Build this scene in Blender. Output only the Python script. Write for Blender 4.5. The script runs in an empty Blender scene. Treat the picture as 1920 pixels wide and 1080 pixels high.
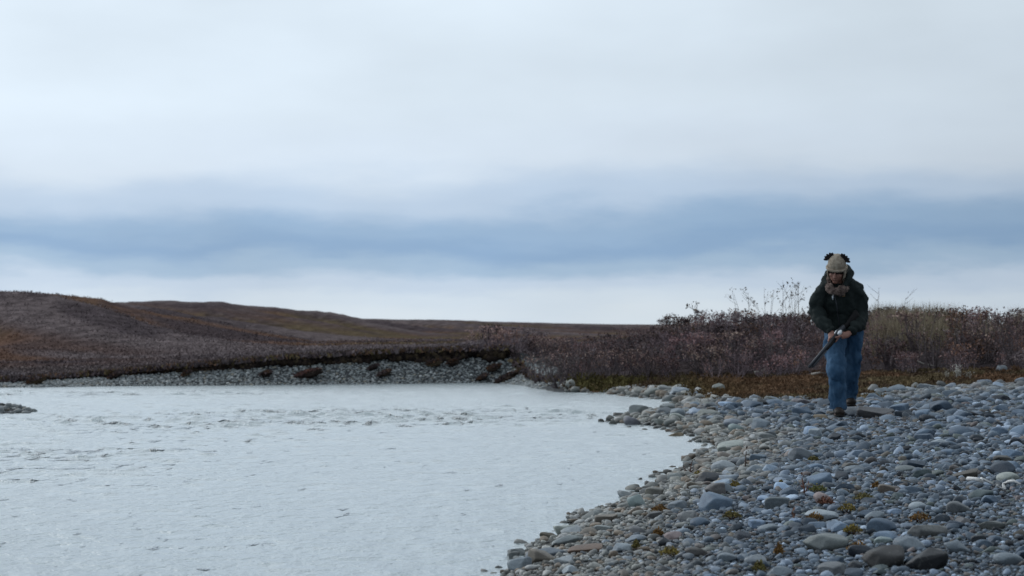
import bpy, math, random
import numpy as np
from mathutils import Vector, Matrix

# ------------------------------------------------------------------ camera, sky, sun, exposure
scene = bpy.context.scene
C = scene.collection
F_PX, CX, HY, CAM_H = 3733.0, 960.0, 625.0, 1.0      # photograph pixels: focal length, centre, horizon row; eye height above the river

def lin(r, g, b):
    f = lambda c: (c / 255 / 12.92) if c / 255 <= 0.04045 else ((c / 255 + 0.055) / 1.055) ** 2.4
    return (f(r), f(g), f(b), 1.0)

cam_d = bpy.data.cameras.new("camera")
cam_d.sensor_width = 36.0
cam_d.lens = 70.0
cam_d.clip_end = 20000
cam_d.clip_start = 0.05
cam_d.dof.use_dof = True
cam_d.dof.focus_distance = 12.5
cam_d.dof.aperture_fstop = 5.6
cam = bpy.data.objects.new("camera", cam_d)
C.objects.link(cam)
cam.location = (0, 0, CAM_H)
cam.rotation_euler = (math.radians(90) + math.atan((HY - 540) / F_PX), 0, 0)
scene.camera = cam

SUN_EL, SUN_AZ = math.radians(30), math.radians(-50)   # azimuth measured from the view axis, negative = left
sun_dir = Vector((math.sin(SUN_AZ) * math.cos(SUN_EL), math.cos(SUN_AZ) * math.cos(SUN_EL), math.sin(SUN_EL)))

world = bpy.data.worlds.new("World")
scene.world = world
world.use_nodes = True
wn, wl = world.node_tree.nodes, world.node_tree.links
wn.clear()
def N(tree, typ, **kw):
    n = tree.nodes.new(typ)
    for k, v in kw.items():
        setattr(n, k, v)
    return n
wt = world.node_tree
out = N(wt, 'ShaderNodeOutputWorld')
sky = N(wt, 'ShaderNodeTexSky', sky_type='NISHITA', sun_disc=False, sun_elevation=SUN_EL, sun_rotation=SUN_AZ)
bg_sky = N(wt, 'ShaderNodeBackground'); bg_sky.inputs[1].default_value = 0.08
wl.new(sky.outputs[0], bg_sky.inputs[0])
bg_cl = N(wt, 'ShaderNodeBackground'); bg_cl.inputs[1].default_value = 1.04
tc = N(wt, 'ShaderNodeTexCoord')
sep = N(wt, 'ShaderNodeSeparateXYZ'); wl.new(tc.outputs['Generated'], sep.inputs[0])
def wnoise(scale, detail, rough, vec_scale, off=(0, 0, 0)):
    m = N(wt, 'ShaderNodeMapping'); m.inputs['Scale'].default_value = vec_scale; m.inputs['Location'].default_value = off
    wl.new(tc.outputs['Generated'], m.inputs[0])
    n = N(wt, 'ShaderNodeTexNoise'); n.inputs['Scale'].default_value = scale
    n.inputs['Detail'].default_value = detail; n.inputs['Roughness'].default_value = rough
    wl.new(m.outputs[0], n.inputs[0]); return n.outputs[0]
def wmath(op, a, b=None, clamp=False):
    n = N(wt, 'ShaderNodeMath', operation=op, use_clamp=clamp)
    for i, v in enumerate((a, b)):
        if v is None: continue
        if isinstance(v, (int, float)): n.inputs[i].default_value = v
        else: wl.new(v, n.inputs[i])
    return n.outputs[0]
n_warp = wnoise(1.0, 2.0, 0.45, (3.6, 3.6, 14), (5.3, 1.9, 0.6))
n_fine = wnoise(1.0, 5.0, 0.55, (10, 10, 38), (1.7, 5.2, 2.0))
warp = wmath('MULTIPLY', wmath('SUBTRACT', n_warp, 0.5), 0.046)
warp2 = wmath('MULTIPLY', wmath('SUBTRACT', n_fine, 0.5), 0.036)
el = wmath('ADD', wmath('ADD', sep.outputs[2], warp), warp2)
elr = wmath('MULTIPLY', el, 4.0, True)          # 0 .. 0.25 rad of elevation over the ramp
ramp = N(wt, 'ShaderNodeValToRGB'); ramp.color_ramp.interpolation = 'EASE'
stops = [(0.0, (210, 222, 232)), (0.04, (204, 218, 231)), (0.08, (189, 206, 225)), (0.12, (158, 184, 210)), (0.16, (137, 168, 202)), (0.195, (147, 176, 207)),
         (0.265, (182, 201, 223)), (0.36, (206, 219, 233)), (0.5, (211, 224, 236)), (0.72, (216, 229, 240)), (1.0, (219, 231, 241))]
cr = ramp.color_ramp
while len(cr.elements) < len(stops): cr.elements.new(0.5)
for e, (p, c) in zip(cr.elements, stops): e.position = p; e.color = lin(*c)
wl.new(elr, ramp.inputs[0])
# thinner, brighter cloud towards the hidden sun
dot = N(wt, 'ShaderNodeVectorMath', operation='DOT_PRODUCT'); dot.inputs[1].default_value = sun_dir
wl.new(tc.outputs['Generated'], dot.inputs[0])
glow = wmath('MULTIPLY', wmath('POWER', wmath('MULTIPLY', wmath('ADD', dot.outputs['Value'], 1.0), 0.5, True), 2.2), 0.88)
n_big = wnoise(1.0, 4.0, 0.5, (5.0, 5.0, 13), (0.9, 2.6, 7.7))
var = wmath('ADD', 0.80, wmath('MULTIPLY', n_big, 0.44))
gain = wmath('MULTIPLY', var, wmath('ADD', glow, 0.45))
mul = N(wt, 'ShaderNodeVectorMath', operation='SCALE')
wl.new(ramp.outputs[0], mul.inputs[0]); wl.new(gain, mul.inputs['Scale'])
wl.new(mul.outputs[0], bg_cl.inputs[0])
mix = N(wt, 'ShaderNodeMixShader'); mix.inputs[0].default_value = 0.94     # cloud cover
wl.new(bg_sky.outputs[0], mix.inputs[1]); wl.new(bg_cl.outputs[0], mix.inputs[2])
wl.new(mix.outputs[0], out.inputs[0])

sun_d = bpy.data.lights.new("sun", 'SUN'); sun_d.energy = 0.9; sun_d.angle = math.radians(28); sun_d.color = (1.0, 0.97, 0.93)
sun = bpy.data.objects.new("sun", sun_d); C.objects.link(sun)
sun.rotation_euler = (-sun_dir).to_track_quat('-Z', 'Y').to_euler()

scene.view_settings.view_transform = 'Standard'
scene.view_settings.look = 'None'
scene.view_settings.exposure = 0.0
scene.view_settings.gamma = 1.0
scene.view_settings.use_curve_mapping = False
scene.render.engine = 'CYCLES'
scene.cycles.max_bounces = 5
scene.cycles.diffuse_bounces = 2
scene.cycles.glossy_bounces = 3

# ------------------------------------------------------------------ numeric helpers
rng = np.random.default_rng(7)

def _hash(ix, iy, iz, seed):
    h = (ix.astype(np.uint32) * np.uint32(374761393) + iy.astype(np.uint32) * np.uint32(668265263)
         + iz.astype(np.uint32) * np.uint32(2147483647 % 1274126177) + np.uint32((seed * 974711 + 12345) % 2**32))
    h = (h ^ (h >> np.uint32(13))) * np.uint32(1274126177)
    h = h ^ (h >> np.uint32(16))
    return h.astype(np.float64) / 4294967295.0

def vnoise(x, y, z=None, seed=0):
    x = np.asarray(x, float); y = np.asarray(y, float)
    z = np.zeros_like(x) if z is None else np.asarray(z, float)
    ix, iy, iz = np.floor(x).astype(np.int64), np.floor(y).astype(np.int64), np.floor(z).astype(np.int64)
    fx, fy, fz = x - ix, y - iy, z - iz
    fx, fy, fz = [f * f * (3 - 2 * f) for f in (fx, fy, fz)]
    r = 0
    for dx in (0, 1):
        for dy in (0, 1):
            for dz in (0, 1):
                w = (fx if dx else 1 - fx) * (fy if dy else 1 - fy) * (fz if dz else 1 - fz)
                r = r + w * _hash(ix + dx + 5000, iy + dy + 5000, iz + dz + 5000, seed)
    return r

def fbm(x, y, z=None, oct=4, seed=0):
    a, s, t = 0.5, 0.0, 0.0
    f = 1.0
    for o in range(oct):
        s = s + a * vnoise(np.asarray(x) * f, np.asarray(y) * f, None if z is None else np.asarray(z) * f, seed + o * 17)
        t += a; a *= 0.5; f *= 2.03
    return s / t

def sstep(a, b, x):
    t = np.clip((np.asarray(x, float) - a) / (b - a), 0, 1)
    return t * t * (3 - 2 * t)

def poly_dist(x, y, P):
    P = np.asarray(P, float); best = np.full(np.shape(x), 1e18)
    for (ax, ay), (bx, by) in zip(P[:-1], P[1:]):
        dx, dy = bx - ax, by - ay
        t = np.clip(((x - ax) * dx + (y - ay) * dy) / (dx * dx + dy * dy), 0, 1)
        best = np.minimum(best, (x - ax - t * dx) ** 2 + (y - ay - t * dy) ** 2)
    return np.sqrt(best)

def inside(x, y, P):
    P = np.asarray(P, float); r = np.zeros(np.shape(x), bool)
    Q = np.roll(P, -1, axis=0)
    for (ax, ay), (bx, by) in zip(P, Q):
        if ay == by: continue
        c = ((ay > y) != (by > y)) & (x < (bx - ax) * (y - ay) / (by - ay) + ax)
        r ^= c
    return r

# ------------------------------------------------------------------ the lie of the land (metres; river surface z = 0, camera over the origin looking +Y)
SHORE = [(-1.0, -40), (-0.9, -3), (-0.8, 2), (-0.6, 4), (-0.3, 6), (-0.044, 8.2), (0.10, 9.45), (0.41, 10.98), (0.754, 12.24),
         (1.35, 15.2), (1.785, 17.8), (1.79, 19.65), (1.6, 21.3), (1.22, 22.6), (1.57, 24.4), (2.27, 25.7), (2.56, 29.6),
         (1.91, 32.3), (1.55, 33.7), (0.73, 34.0), (0.21, 38.3), (-0.3, 40.4), (-2.74, 39.3), (-4.74, 38.5), (-7.7, 37.7), (-9.4, 36.7),
         (-12, 35.6), (-25, 33), (-60, 30), (-130, 25)]
RIVER_POLY = SHORE + [(-130, -40)]
MOUND = [(-1.5, 47), (0.2, 40.5), (0.9, 35.0), (1.78, 34.6), (3.94, 34.2), (5.35, 34.0), (7.9, 32.2), (12, 28.2), (22, 18)]
MOUND_POLY = MOUND + [(200, 18), (200, 400), (-1.5, 400)]
MOSS = [(1.0, 34.2), (1.9, 33.3), (2.75, 32.0), (2.85, 28.6), (3.05, 24.9), (3.7, 23.2), (4.4, 23.9), (5.0, 26.9), (7.2, 27.8), (12, 24.5), (24, 14)]
MOSS_POLY = MOSS + [(200, 14), (200, 400), (1.0, 400)]
HILLS = [  # base distance, crest distance, crest as photograph pixels
    (62, 125, [(-3000, 520), (-1200, 512), (-600, 522), (-200, 537), (0, 546), (100, 551), (190, 560), (217, 569), (300, 589), (400, 607), (500, 624), (640, 648), (720, 668), (4000, 700)]),
    (115, 205, [(-3000, 560), (200, 571), (330, 575), (345, 577), (410, 576), (440, 583), (520, 587), (620, 601), (750, 625), (900, 650), (4000, 690)]),
    (150, 330, [(-3000, 578), (400, 583), (520, 586), (640, 594), (672, 598), (800, 600), (1000, 605), (1150, 608), (1500, 610), (4000, 606)])]

def shore_s(x, y):
    d = poly_dist(x, y, SHORE)
    s = np.where(inside(x, y, RIVER_POLY), -d, d)
    return s + (fbm(x * 1.6, y * 0.9, oct=3, seed=3) - 0.5) * 0.3 * sstep(60, 20, np.abs(y))

def top_of_bank(xx):
    return np.interp(xx, [-30, -12, -9.6, -7.7, -5, -3, 0, 3], [0.05, 0.06, 0.10, 0.22, 0.45, 0.58, 0.67, 0.67])

def zones(x, y, s):
    wf = sstep(1.6, -0.2, x) * sstep(29.5, 32.5, y)
    tm = poly_dist(x, y, MOUND) * np.where(inside(x, y, MOUND_POLY), 1, -1)
    tg = poly_dist(x, y, MOSS) * np.where(inside(x, y, MOSS_POLY), 1, -1) + (fbm(x * 2.2, y * 1.4, oct=3, seed=9) - 0.5) * 0.7
    return wf, tm, tg

def height(x, y):
    x = np.asarray(x, float); y = np.asarray(y, float)
    s = shore_s(x, y); sp = np.maximum(s, 0)
    wf, tm, tg = zones(x, y, s)
    zg = 0.09 * (1 - np.exp(-sp / 0.5)) + 0.043 * np.minimum(sp, 7) + 0.05 * (fbm(x * 0.8, y * 0.5, oct=3, seed=21) - 0.5) * sstep(0.2, 1.2, sp)
    ys = np.maximum(y, 5.0)
    tb = np.where(y > 30, top_of_bank(x / ys * 39), 0.1)
    rim = 0.95 + 0.35 * (fbm(x * 1.1, y * 0 + 3.3, oct=3, seed=5) - 0.5)
    q = np.clip(sp / np.maximum(rim, 0.1), 0, 1.5)
    prof = np.where(q < 1, 0.76 * q, 0.76 + 0.24 * sstep(1.0, 1.13, q))
    zb = tb * prof + 0.06 * (fbm(x * 0.9, y * 0.9, oct=3, seed=12) - 0.5) * sstep(1.2, 2.5, sp)
    z = zg * (1 - wf) + zb * wf
    hm = np.interp(x / ys * 40, [-1.5, 1, 2.6, 3.15, 3.8, 4.9, 9.7, 20], [0.02, 0.26, 0.46, 0.55, 0.60, 0.60, 0.58, 0.62])
    z = z + hm * sstep(0.0, 5.5, tm) * (1 - 0.0 * wf)
    z = z + 0.10 * (fbm(x * 0.7, y * 0.7, oct=3, seed=31) - 0.5) * sstep(0, 2, tm) + 0.06 * (fbm(x * 2.5, y * 2.5, oct=2, seed=33) - 0.4) * sstep(0, 0.5, tg) * (1 - wf)
    u = x / ys
    for k, (yb, yc, crest) in enumerate(HILLS):
        cp = np.array(crest, float)
        cz = CAM_H + (HY - np.interp(u * F_PX + CX, cp[:, 0], cp[:, 1])) / F_PX * yc
        base = yb * (1 + 0.16 * (fbm(u * 5 + 3 * k, u * 0 + k, oct=3, seed=40 + k) - 0.5))
        t = sstep(base, yc, ys)
        t = 0.55 * t + 0.45 * np.clip((ys - base) / (yc - base), 0, 1)
        # lobes and gullies running down to the right
        gul = fbm((x + 0.55 * y) / 7.5, (y - 0.2 * x) / 48.0, oct=3, seed=60) - 0.5
        gul2 = fbm((x + 0.5 * y) / 4.0, y / 14.0, oct=3, seed=64 + k) - 0.5
        zh = z + np.maximum(cz - z, -2.0) * t + (gul * 1.9 + gul2 * 0.35) * np.clip(4 * t * (1 - t), 0, 1) * sstep(1.0, 0.75, t) * np.clip((cz - 0.9) / 2.0, 0, 1.4)
        z = np.where(ys > base, np.maximum(z, zh), z)
        if k < 2: z = np.where(ys > yc, np.maximum(z - (ys - yc) * 0.02, 0.6), z)
    wet = 0.13 * s
    z = np.where(s < 0, np.maximum(wet, -0.55), z)
    # the gravel spit at the left
    sx = (x + 9.3) / 3.15; sy = (y - 25.4 - 0.08 * (x + 7)) / (1.75)
    sp_h = 0.17 * (1 - sx * sx - sy * sy) + 0.06 * (fbm(x * 2, y * 2, oct=3, seed=77) - 0.5)
    z = np.where(s < 0, np.maximum(z, np.maximum(sp_h, -0.55)), z)
    return z

def ray_hit(px, py, iters=60):
    """The point of the land (or river) seen at a pixel of the photograph."""
    u = (px - CX) / F_PX; v = (py - HY) / F_PX
    d0 = max(5.0, 0.55 * CAM_H / max(v, 0.004)); ds = np.arange(d0, min(60.0, d0 / 0.55 + 1.5), 0.03)
    zt = np.maximum(height(u * ds, ds), 0.0)
    below = (CAM_H - v * ds) <= zt
    d = ds[np.argmax(below)] if below.any() else 60.0
    return float(u * d), float(d), float(height(np.array([u * d]), np.array([d]))[0])

# ------------------------------------------------------------------ object helpers
def mesh_from(name, V, polys, col=None, smooth=True, mats=(), mat_idx=None):
    """polys: list of (n,3) / (n,4) index arrays."""
    me = bpy.data.meshes.new(name)
    V = np.ascontiguousarray(V, np.float32)
    me.vertices.add(len(V)); me.vertices.foreach_set('co', V.ravel())
    polys = [np.asarray(p, np.int32) for p in polys if len(p)]
    loops = np.concatenate([p.ravel() for p in polys])
    sizes = np.concatenate([np.full(len(p), p.shape[1], np.int32) for p in polys])
    starts = np.concatenate([[0], np.cumsum(sizes)[:-1]]).astype(np.int32)
    me.loops.add(len(loops)); me.loops.foreach_set('vertex_index', loops)
    me.polygons.add(len(sizes)); me.polygons.foreach_set('loop_start', starts)
    try: me.polygons.foreach_set('loop_total', sizes)
    except Exception: pass
    me.polygons.foreach_set('use_smooth', np.full(len(sizes), smooth, bool))
    if mat_idx is not None: me.polygons.foreach_set('material_index', np.asarray(mat_idx, np.int32))
    for m in mats: me.materials.append(m)
    if col is not None:
        a = me.color_attributes.new('Col', 'FLOAT_COLOR', 'POINT')
        c4 = np.ones((len(V), 4), np.float32); c4[:, :3] = col
        a.data.foreach_set('color', c4.ravel())
    me.update(calc_edges=True); me.validate()
    return me

def add(name, data, parent=None, loc=(0, 0, 0), rot=(0, 0, 0), kind=None, label=None, cat=None, group=None):
    o = bpy.data.objects.new(name, data); C.objects.link(o)
    o.location = loc; o.rotation_euler = rot
    if parent is not None: o.parent = parent
    if kind: o['kind'] = kind
    if label: o['label'] = label
    if cat: o['category'] = cat
    if group: o['group'] = group
    return o

class Bag:
    """Collects geometry of one mesh."""
    def __init__(s): s.V, s.T, s.Q, s.c, s.n = [], [], [], [], 0
    def put(s, V, tris=None, quads=None, col=(0.5, 0.5, 0.5)):
        V = np.asarray(V, float); s.V.append(V)
        c = np.asarray(col, float); s.c.append(np.broadcast_to(c, (len(V), 3)) if c.ndim == 1 else c)
        if tris is not None and len(tris): s.T.append(np.asarray(tris) + s.n)
        if quads is not None and len(quads): s.Q.append(np.asarray(quads) + s.n)
        s.n += len(V)
    def arrays(s):
        return (np.concatenate(s.V), np.concatenate(s.T) if s.T else np.zeros((0, 3), int), np.concatenate(s.Q) if s.Q else np.zeros((0, 4), int), np.concatenate(s.c))
    def mesh(s, name, mats=(), smooth=True):
        V, T, Q, c = s.arrays()
        return mesh_from(name, V, [T, Q], c, smooth, mats)

def tube(P, R, k=4, close=True):
    P = np.asarray(P, float); R = np.broadcast_to(np.asarray(R, float), (len(P),))
    T = np.gradient(P, axis=0); T /= np.linalg.norm(T, axis=1)[:, None] + 1e-9
    ref = np.array([0.31, 0.87, 0.38]); ref = ref if abs(T[0] @ ref) < 0.9 else np.array([1.0, 0, 0])
    A = np.cross(T, ref); A /= np.linalg.norm(A, axis=1)[:, None] + 1e-9
    B = np.cross(T, A)
    th = np.arange(k) / k * 2 * np.pi
    V = (P[:, None] + R[:, None, None] * (np.cos(th)[None, :, None] * A[:, None] + np.sin(th)[None, :, None] * B[:, None])).reshape(-1, 3)
    Q = []
    for i in range(len(P) - 1):
        for j in range(k):
            j2 = (j + 1) % k
            Q.append((i * k + j, i * k + j2, (i + 1) * k + j2, (i + 1) * k + j))
    Tt = []
    if close:
        n = len(V); V = np.vstack([V, P[0], P[-1]])
        for j in range(k):
            j2 = (j + 1) % k
            Tt.append((n, j2, j)); Tt.append((n + 1, (len(P) - 1) * k + j, (len(P) - 1) * k + j2))
    return V, np.array(Tt, int).reshape(-1, 3), np.array(Q, int)

def ico(sub):
    t = (1 + 5 ** .5) / 2
    V = np.array([(-1, t, 0), (1, t, 0), (-1, -t, 0), (1, -t, 0), (0, -1, t), (0, 1, t), (0, -1, -t), (0, 1, -t), (t, 0, -1), (t, 0, 1), (-t, 0, -1), (-t, 0, 1)], float)
    V /= np.linalg.norm(V[0])
    F = [(0, 11, 5), (0, 5, 1), (0, 1, 7), (0, 7, 10), (0, 10, 11), (1, 5, 9), (5, 11, 4), (11, 10, 2), (10, 7, 6), (7, 1, 8), (3, 9, 4), (3, 4, 2), (3, 2, 6), (3, 6, 8), (3, 8, 9), (4, 9, 5), (2, 4, 11), (6, 2, 10), (8, 6, 7), (9, 8, 1)]
    V = [tuple(v) for v in V]
    for _ in range(sub):
        cache, G = {}, []
        def mid(a, b):
            k = (min(a, b), max(a, b))
            if k not in cache:
                m = (np.array(V[a]) + np.array(V[b])); m /= np.linalg.norm(m); V.append(tuple(m)); cache[k] = len(V) - 1
            return cache[k]
        for a, b, c in F:
            ab, bc, ca = mid(a, b), mid(b, c), mid(c, a)
            G += [(a, ab, ca), (b, bc, ab), (c, ca, bc), (ab, bc, ca)]
        F = G
    return np.array(V), np.array(F, int)

def cube_sphere():
    """26 vertices, 24 quads."""
    pts, quads, idx = [], [], {}
    def vid(p):
        k = tuple(p)
        if k not in idx: idx[k] = len(pts); pts.append(k)
        return idx[k]
    for ax in range(3):
        for sg in (-1, 1):
            for i in (-1, 0):
                for j in (-1, 0):
                    c = []
                    for di, dj in ((0, 0), (1, 0), (1, 1), (0, 1)):
                        p = [0, 0, 0]; p[ax] = sg; p[(ax + 1) % 3] = i + di; p[(ax + 2) % 3] = j + dj; c.append(vid(p))
                    quads.append(c if sg > 0 else c[::-1])
    V = np.array(pts, float); V /= np.linalg.norm(V, axis=1)[:, None]
    return V, np.array(quads, int)

def stone_shape(Vs, seed, angular=0.5):
    """A water-worn cobble from a unit sphere: squashed superellipsoid, shaved facets, lumps."""
    r = np.random.default_rng(seed)
    n = Vs.copy(); p = 2.0 + 1.3 * r.random()
    rad = (np.abs(n) ** p).sum(1) ** (-1 / p)
    V = n * rad[:, None]
    for _ in range(9):
        d = r.normal(size=3); d[2] *= 0.8; d /= np.linalg.norm(d); lim = 0.52 + 0.36 * r.random()
        h = V @ d; over = np.maximum(h - lim, 0)
        V = V - (over * (0.62 + 0.5 * angular))[:, None] * d
    V = V * (1 + 0.22 * (fbm(n[:, 0] * 1.3 + seed, n[:, 1] * 1.3, n[:, 2] * 1.3, oct=3, seed=seed) - 0.5))[:, None]
    V -= V.mean(0)
    V /= np.abs(V).max(0)
    return V

# ------------------------------------------------------------------ materials
def mat(name):
    m = bpy.data.materials.new(name); m.use_nodes = True
    return m, m.node_tree, m.node_tree.nodes['Principled BSDF']

def nlink(t, a, b): t.links.new(a, b)

def noise_node(t, scale, detail=4, rough=0.55, coord='Object', stretch=None):
    if coord == 'World': src = N(t, 'ShaderNodeNewGeometry').outputs['Position']
    else: src = N(t, 'ShaderNodeTexCoord').outputs[coord]
    if stretch:
        mp = N(t, 'ShaderNodeMapping'); mp.inputs['Scale'].default_value = stretch; nlink(t, src, mp.inputs[0]); src = mp.outputs[0]
    n = N(t, 'ShaderNodeTexNoise'); n.inputs['Scale'].default_value = scale; n.inputs['Detail'].default_value = detail; n.inputs['Roughness'].default_value = rough
    nlink(t, src, n.inputs[0]); return n.outputs[0]

def ramp_node(t, fac, stops, interp='LINEAR'):
    r = N(t, 'ShaderNodeValToRGB'); r.color_ramp.interpolation = interp
    while len(r.color_ramp.elements) < len(stops): r.color_ramp.elements.new(0.5)
    for e, (p, c) in zip(r.color_ramp.elements, stops): e.position = p; e.color = (*c, 1) if len(c) == 3 else c
    nlink(t, fac, r.inputs[0]); return r.outputs[0]

def mixc(t, fac, a, b, mode='MIX'):
    m = N(t, 'ShaderNodeMix', data_type='RGBA', blend_type=mode)
    for sock, v in ((m.inputs[0], fac), (m.inputs[6], a), (m.inputs[7], b)):
        if isinstance(v, (int, float)): sock.default_value = v
        elif isinstance(v, tuple): sock.default_value = (*v, 1) if len(v) == 3 else v
        else: nlink(t, v, sock)
    return m.outputs[2]

def bump_to(t, bsdf, h, strength=0.5, dist=0.01):
    b = N(t, 'ShaderNodeBump'); b.inputs['Strength'].default_value = strength; b.inputs['Distance'].default_value = dist
    nlink(t, h, b.inputs['Height']); nlink(t, b.outputs[0], bsdf.inputs['Normal'])

def attr_mat(name, rough=0.8, spec=0.3, mottle=0.35, scale=30, translucent=0.0):
    m, t, b = mat(name)
    a = N(t, 'ShaderNodeAttribute', attribute_name='Col')
    n = noise_node(t, scale, 3, coord='World')
    f = ramp_node(t, n, [(0.3, (1 - mottle,) * 3), (0.7, (1 + mottle * 0.6,) * 3)])
    c = mixc(t, 1.0, a.outputs['Color'], f, 'MULTIPLY')
    nlink(t, c, b.inputs['Base Color']); b.inputs['Roughness'].default_value = rough; b.inputs['Specular IOR Level'].default_value = spec
    return m

def stone_mat(name, source):
    m, t, b = mat(name)
    if source == 'attr': base = N(t, 'ShaderNodeAttribute', attribute_name='Col').outputs['Color']
    else: base = N(t, 'ShaderNodeObjectInfo').outputs['Color']
    n1 = noise_node(t, 16, 5, 0.6, 'World'); n2 = noise_node(t, 150, 3, 0.6, 'World'); n3 = noise_node(t, 45, 4, 0.65, 'World')
    f1 = ramp_node(t, n1, [(0.28, (0.72, 0.73, 0.76)), (0.5, (1, 1, 1)), (0.75, (1.22, 1.2, 1.14))])
    f2 = ramp_node(t, n2, [(0.3, (0.74,) * 3), (0.6, (1.06,) * 3)])
    c = mixc(t, 1.0, mixc(t, 1.0, base, f1, 'MULTIPLY'), f2, 'MULTIPLY')
    lich = ramp_node(t, n3, [(0.62, (0, 0, 0)), (0.70, (1, 1, 1))])
    c = mixc(t, mixc(t, 0.22, (0, 0, 0), lich), c, (0.30, 0.30, 0.27))
    nlink(t, c, b.inputs['Base Color']); b.inputs['Roughness'].default_value = 0.62; b.inputs['Specular IOR Level'].default_value = 0.4
    bump_to(t, b, n2, 0.35, 0.004)
    return m

M_STONE_ATTR = stone_mat('stone_mass', 'attr')
M_STONE_OBJ = stone_mat('stone', 'object')
M_TWIG = attr_mat('twig', 0.85, 0.2, 0.3, 40)
M_LEAF = attr_mat('leaf', 0.8, 0.25, 0.35, 25)
M_HEATH = attr_mat('heath', 0.95, 0.1, 0.35, 3)
M_PEAT = attr_mat('peat', 0.95, 0.1, 0.5, 14)

# gravel bed (fine sand and grit between the cobbles)
M_GRAVEL, t, b = mat('gravel_bed')
n1 = noise_node(t, 55, 5, 0.65, 'World'); n2 = noise_node(t, 2.2, 3, 0.5, 'World')
vor = N(t, 'ShaderNodeTexVoronoi'); vor.inputs['Scale'].default_value = 60; nlink(t, N(t, 'ShaderNodeNewGeometry').outputs['Position'], vor.inputs['Vector'])
c = ramp_node(t, n1, [(0.3, (0.04, 0.042, 0.046)), (0.55, (0.10, 0.105, 0.11)), (0.8, (0.22, 0.22, 0.22))])
c = mixc(t, 0.5, c, ramp_node(t, n2, [(0.35, (0.06, 0.06, 0.06)), (0.65, (0.13, 0.125, 0.11))]))
c = mixc(t, 1.0, c, (0.34, 0.38, 0.43), 'MULTIPLY')  # bed colour darkened to deepen the shadows between stones
nlink(t, c, b.inputs['Base Color']); b.inputs['Roughness'].default_value = 0.9
bump_to(t, b, vor.outputs['Distance'], 0.8, 0.012)

M_BED, t, b = mat('riverbed')
nlink(t, ramp_node(t, noise_node(t, 6, 5, 0.6, 'World'), [(0.35, (0.03, 0.035, 0.035)), (0.7, (0.10, 0.11, 0.105))]), b.inputs['Base Color'])
b.inputs['Roughness'].default_value = 0.8

M_MOSS, t, b = mat('moss_ground')
n1 = noise_node(t, 1.3, 4, 0.6, 'World'); n2 = noise_node(t, 14, 5, 0.7, 'World')
c = ramp_node(t, n1, [(0.35, (0.11, 0.072, 0.036)), (0.5, (0.15, 0.088, 0.048)), (0.65, (0.12, 0.095, 0.04))])
c = mixc(t, 1.0, c, ramp_node(t, n2, [(0.3, (0.45,) * 3), (0.7, (1.3,) * 3)]), 'MULTIPLY')
nlink(t, c, b.inputs['Base Color']); b.inputs['Roughness'].default_value = 0.95; b.inputs['Specular IOR Level'].default_value = 0.1
bump_to(t, b, n2, 0.9, 0.04)

def tundra_mat(name, s):
    m, t, b = mat(name)
    n2 = noise_node(t, 0.9 * s, 5, 0.72, 'World', (1, 0.85, 1)); n3 = noise_node(t, 2.6 * s, 4, 0.7, 'World', (1, 0.8, 1))
    c = mixc(t, 1.0, N(t, 'ShaderNodeAttribute', attribute_name='Col').outputs['Color'], ramp_node(t, n2, [(0.30, (0.38,) * 3), (0.5, (0.72,) * 3), (0.70, (1.12,) * 3)]), 'MULTIPLY')
    c = mixc(t, 1.0, c, ramp_node(t, n3, [(0.33, (0.55,) * 3), (0.66, (1.25,) * 3)]), 'MULTIPLY')
    nlink(t, c, b.inputs['Base Color']); b.inputs['Roughness'].default_value = 1.0; b.inputs['Specular IOR Level'].default_value = 0.0
    bump_to(t, b, n2, 1.0, 0.35)
    return m
M_TUNDRA = tundra_mat('tundra', 4.0)
M_HILL = tundra_mat('hillside', 1.0)

# river: rippled; pale base colour stands in for reflected sky
M_WATER, t, b = mat('river_water')
W1 = noise_node(t, 9.0, 3, 0.6, 'World', (1.0, 0.6, 1)); W2 = noise_node(t, 1.6, 3, 0.55, 'World', (1.0, 0.8, 1)); W3 = noise_node(t, 1.1, 4, 0.6, 'World', (0.6, 1.3, 1))
W4 = noise_node(t, 34.0, 3, 0.65, 'World', (1.0, 0.6, 1)); W5 = noise_node(t, 4.2, 3, 0.6, 'World', (1.0, 0.7, 1))
riff = N(t, 'ShaderNodeAttribute', attribute_name='Col').outputs['Fac']      # how much the bed breaks the surface there
def tmath(t, op, a, b=None):
    n = N(t, 'ShaderNodeMath', operation=op)
    for i, v in enumerate((a, b)):
        if v is None: continue
        if isinstance(v, (int, float)): n.inputs[i].default_value = v
        else: nlink(t, v, n.inputs[i])
    return n.outputs[0]
h = tmath(t, 'ADD', tmath(t, 'MULTIPLY', W1, tmath(t, 'ADD', 0.035, tmath(t, 'MULTIPLY', riff, 0.05))), tmath(t, 'MULTIPLY', W5, 0.05))
h = tmath(t, 'ADD', h, tmath(t, 'ADD', tmath(t, 'MULTIPLY', W2, 0.06), tmath(t, 'MULTIPLY', W4, 0.016)))
W6 = noise_node(t, 8.0, 3, 0.6, 'World', (1.0, 0.30, 1)); W7 = noise_node(t, 0.9, 4, 0.65, 'World', (0.7, 1.6, 1))
amt = tmath(t, 'MULTIPLY', riff, ramp_node(t, W7, [(0.40, (0.0,) * 3), (0.58, (1,) * 3)]))
peaks = tmath(t, 'MAXIMUM', tmath(t, 'SUBTRACT', W6, tmath(t, 'SUBTRACT', 0.72, tmath(t, 'MULTIPLY', amt, 0.25))), 0.0)
h = tmath(t, 'ADD', h, tmath(t, 'MULTIPLY', peaks, 2.4))
b.inputs['Base Color'].default_value = (0.34, 0.405, 0.42, 1)
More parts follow.
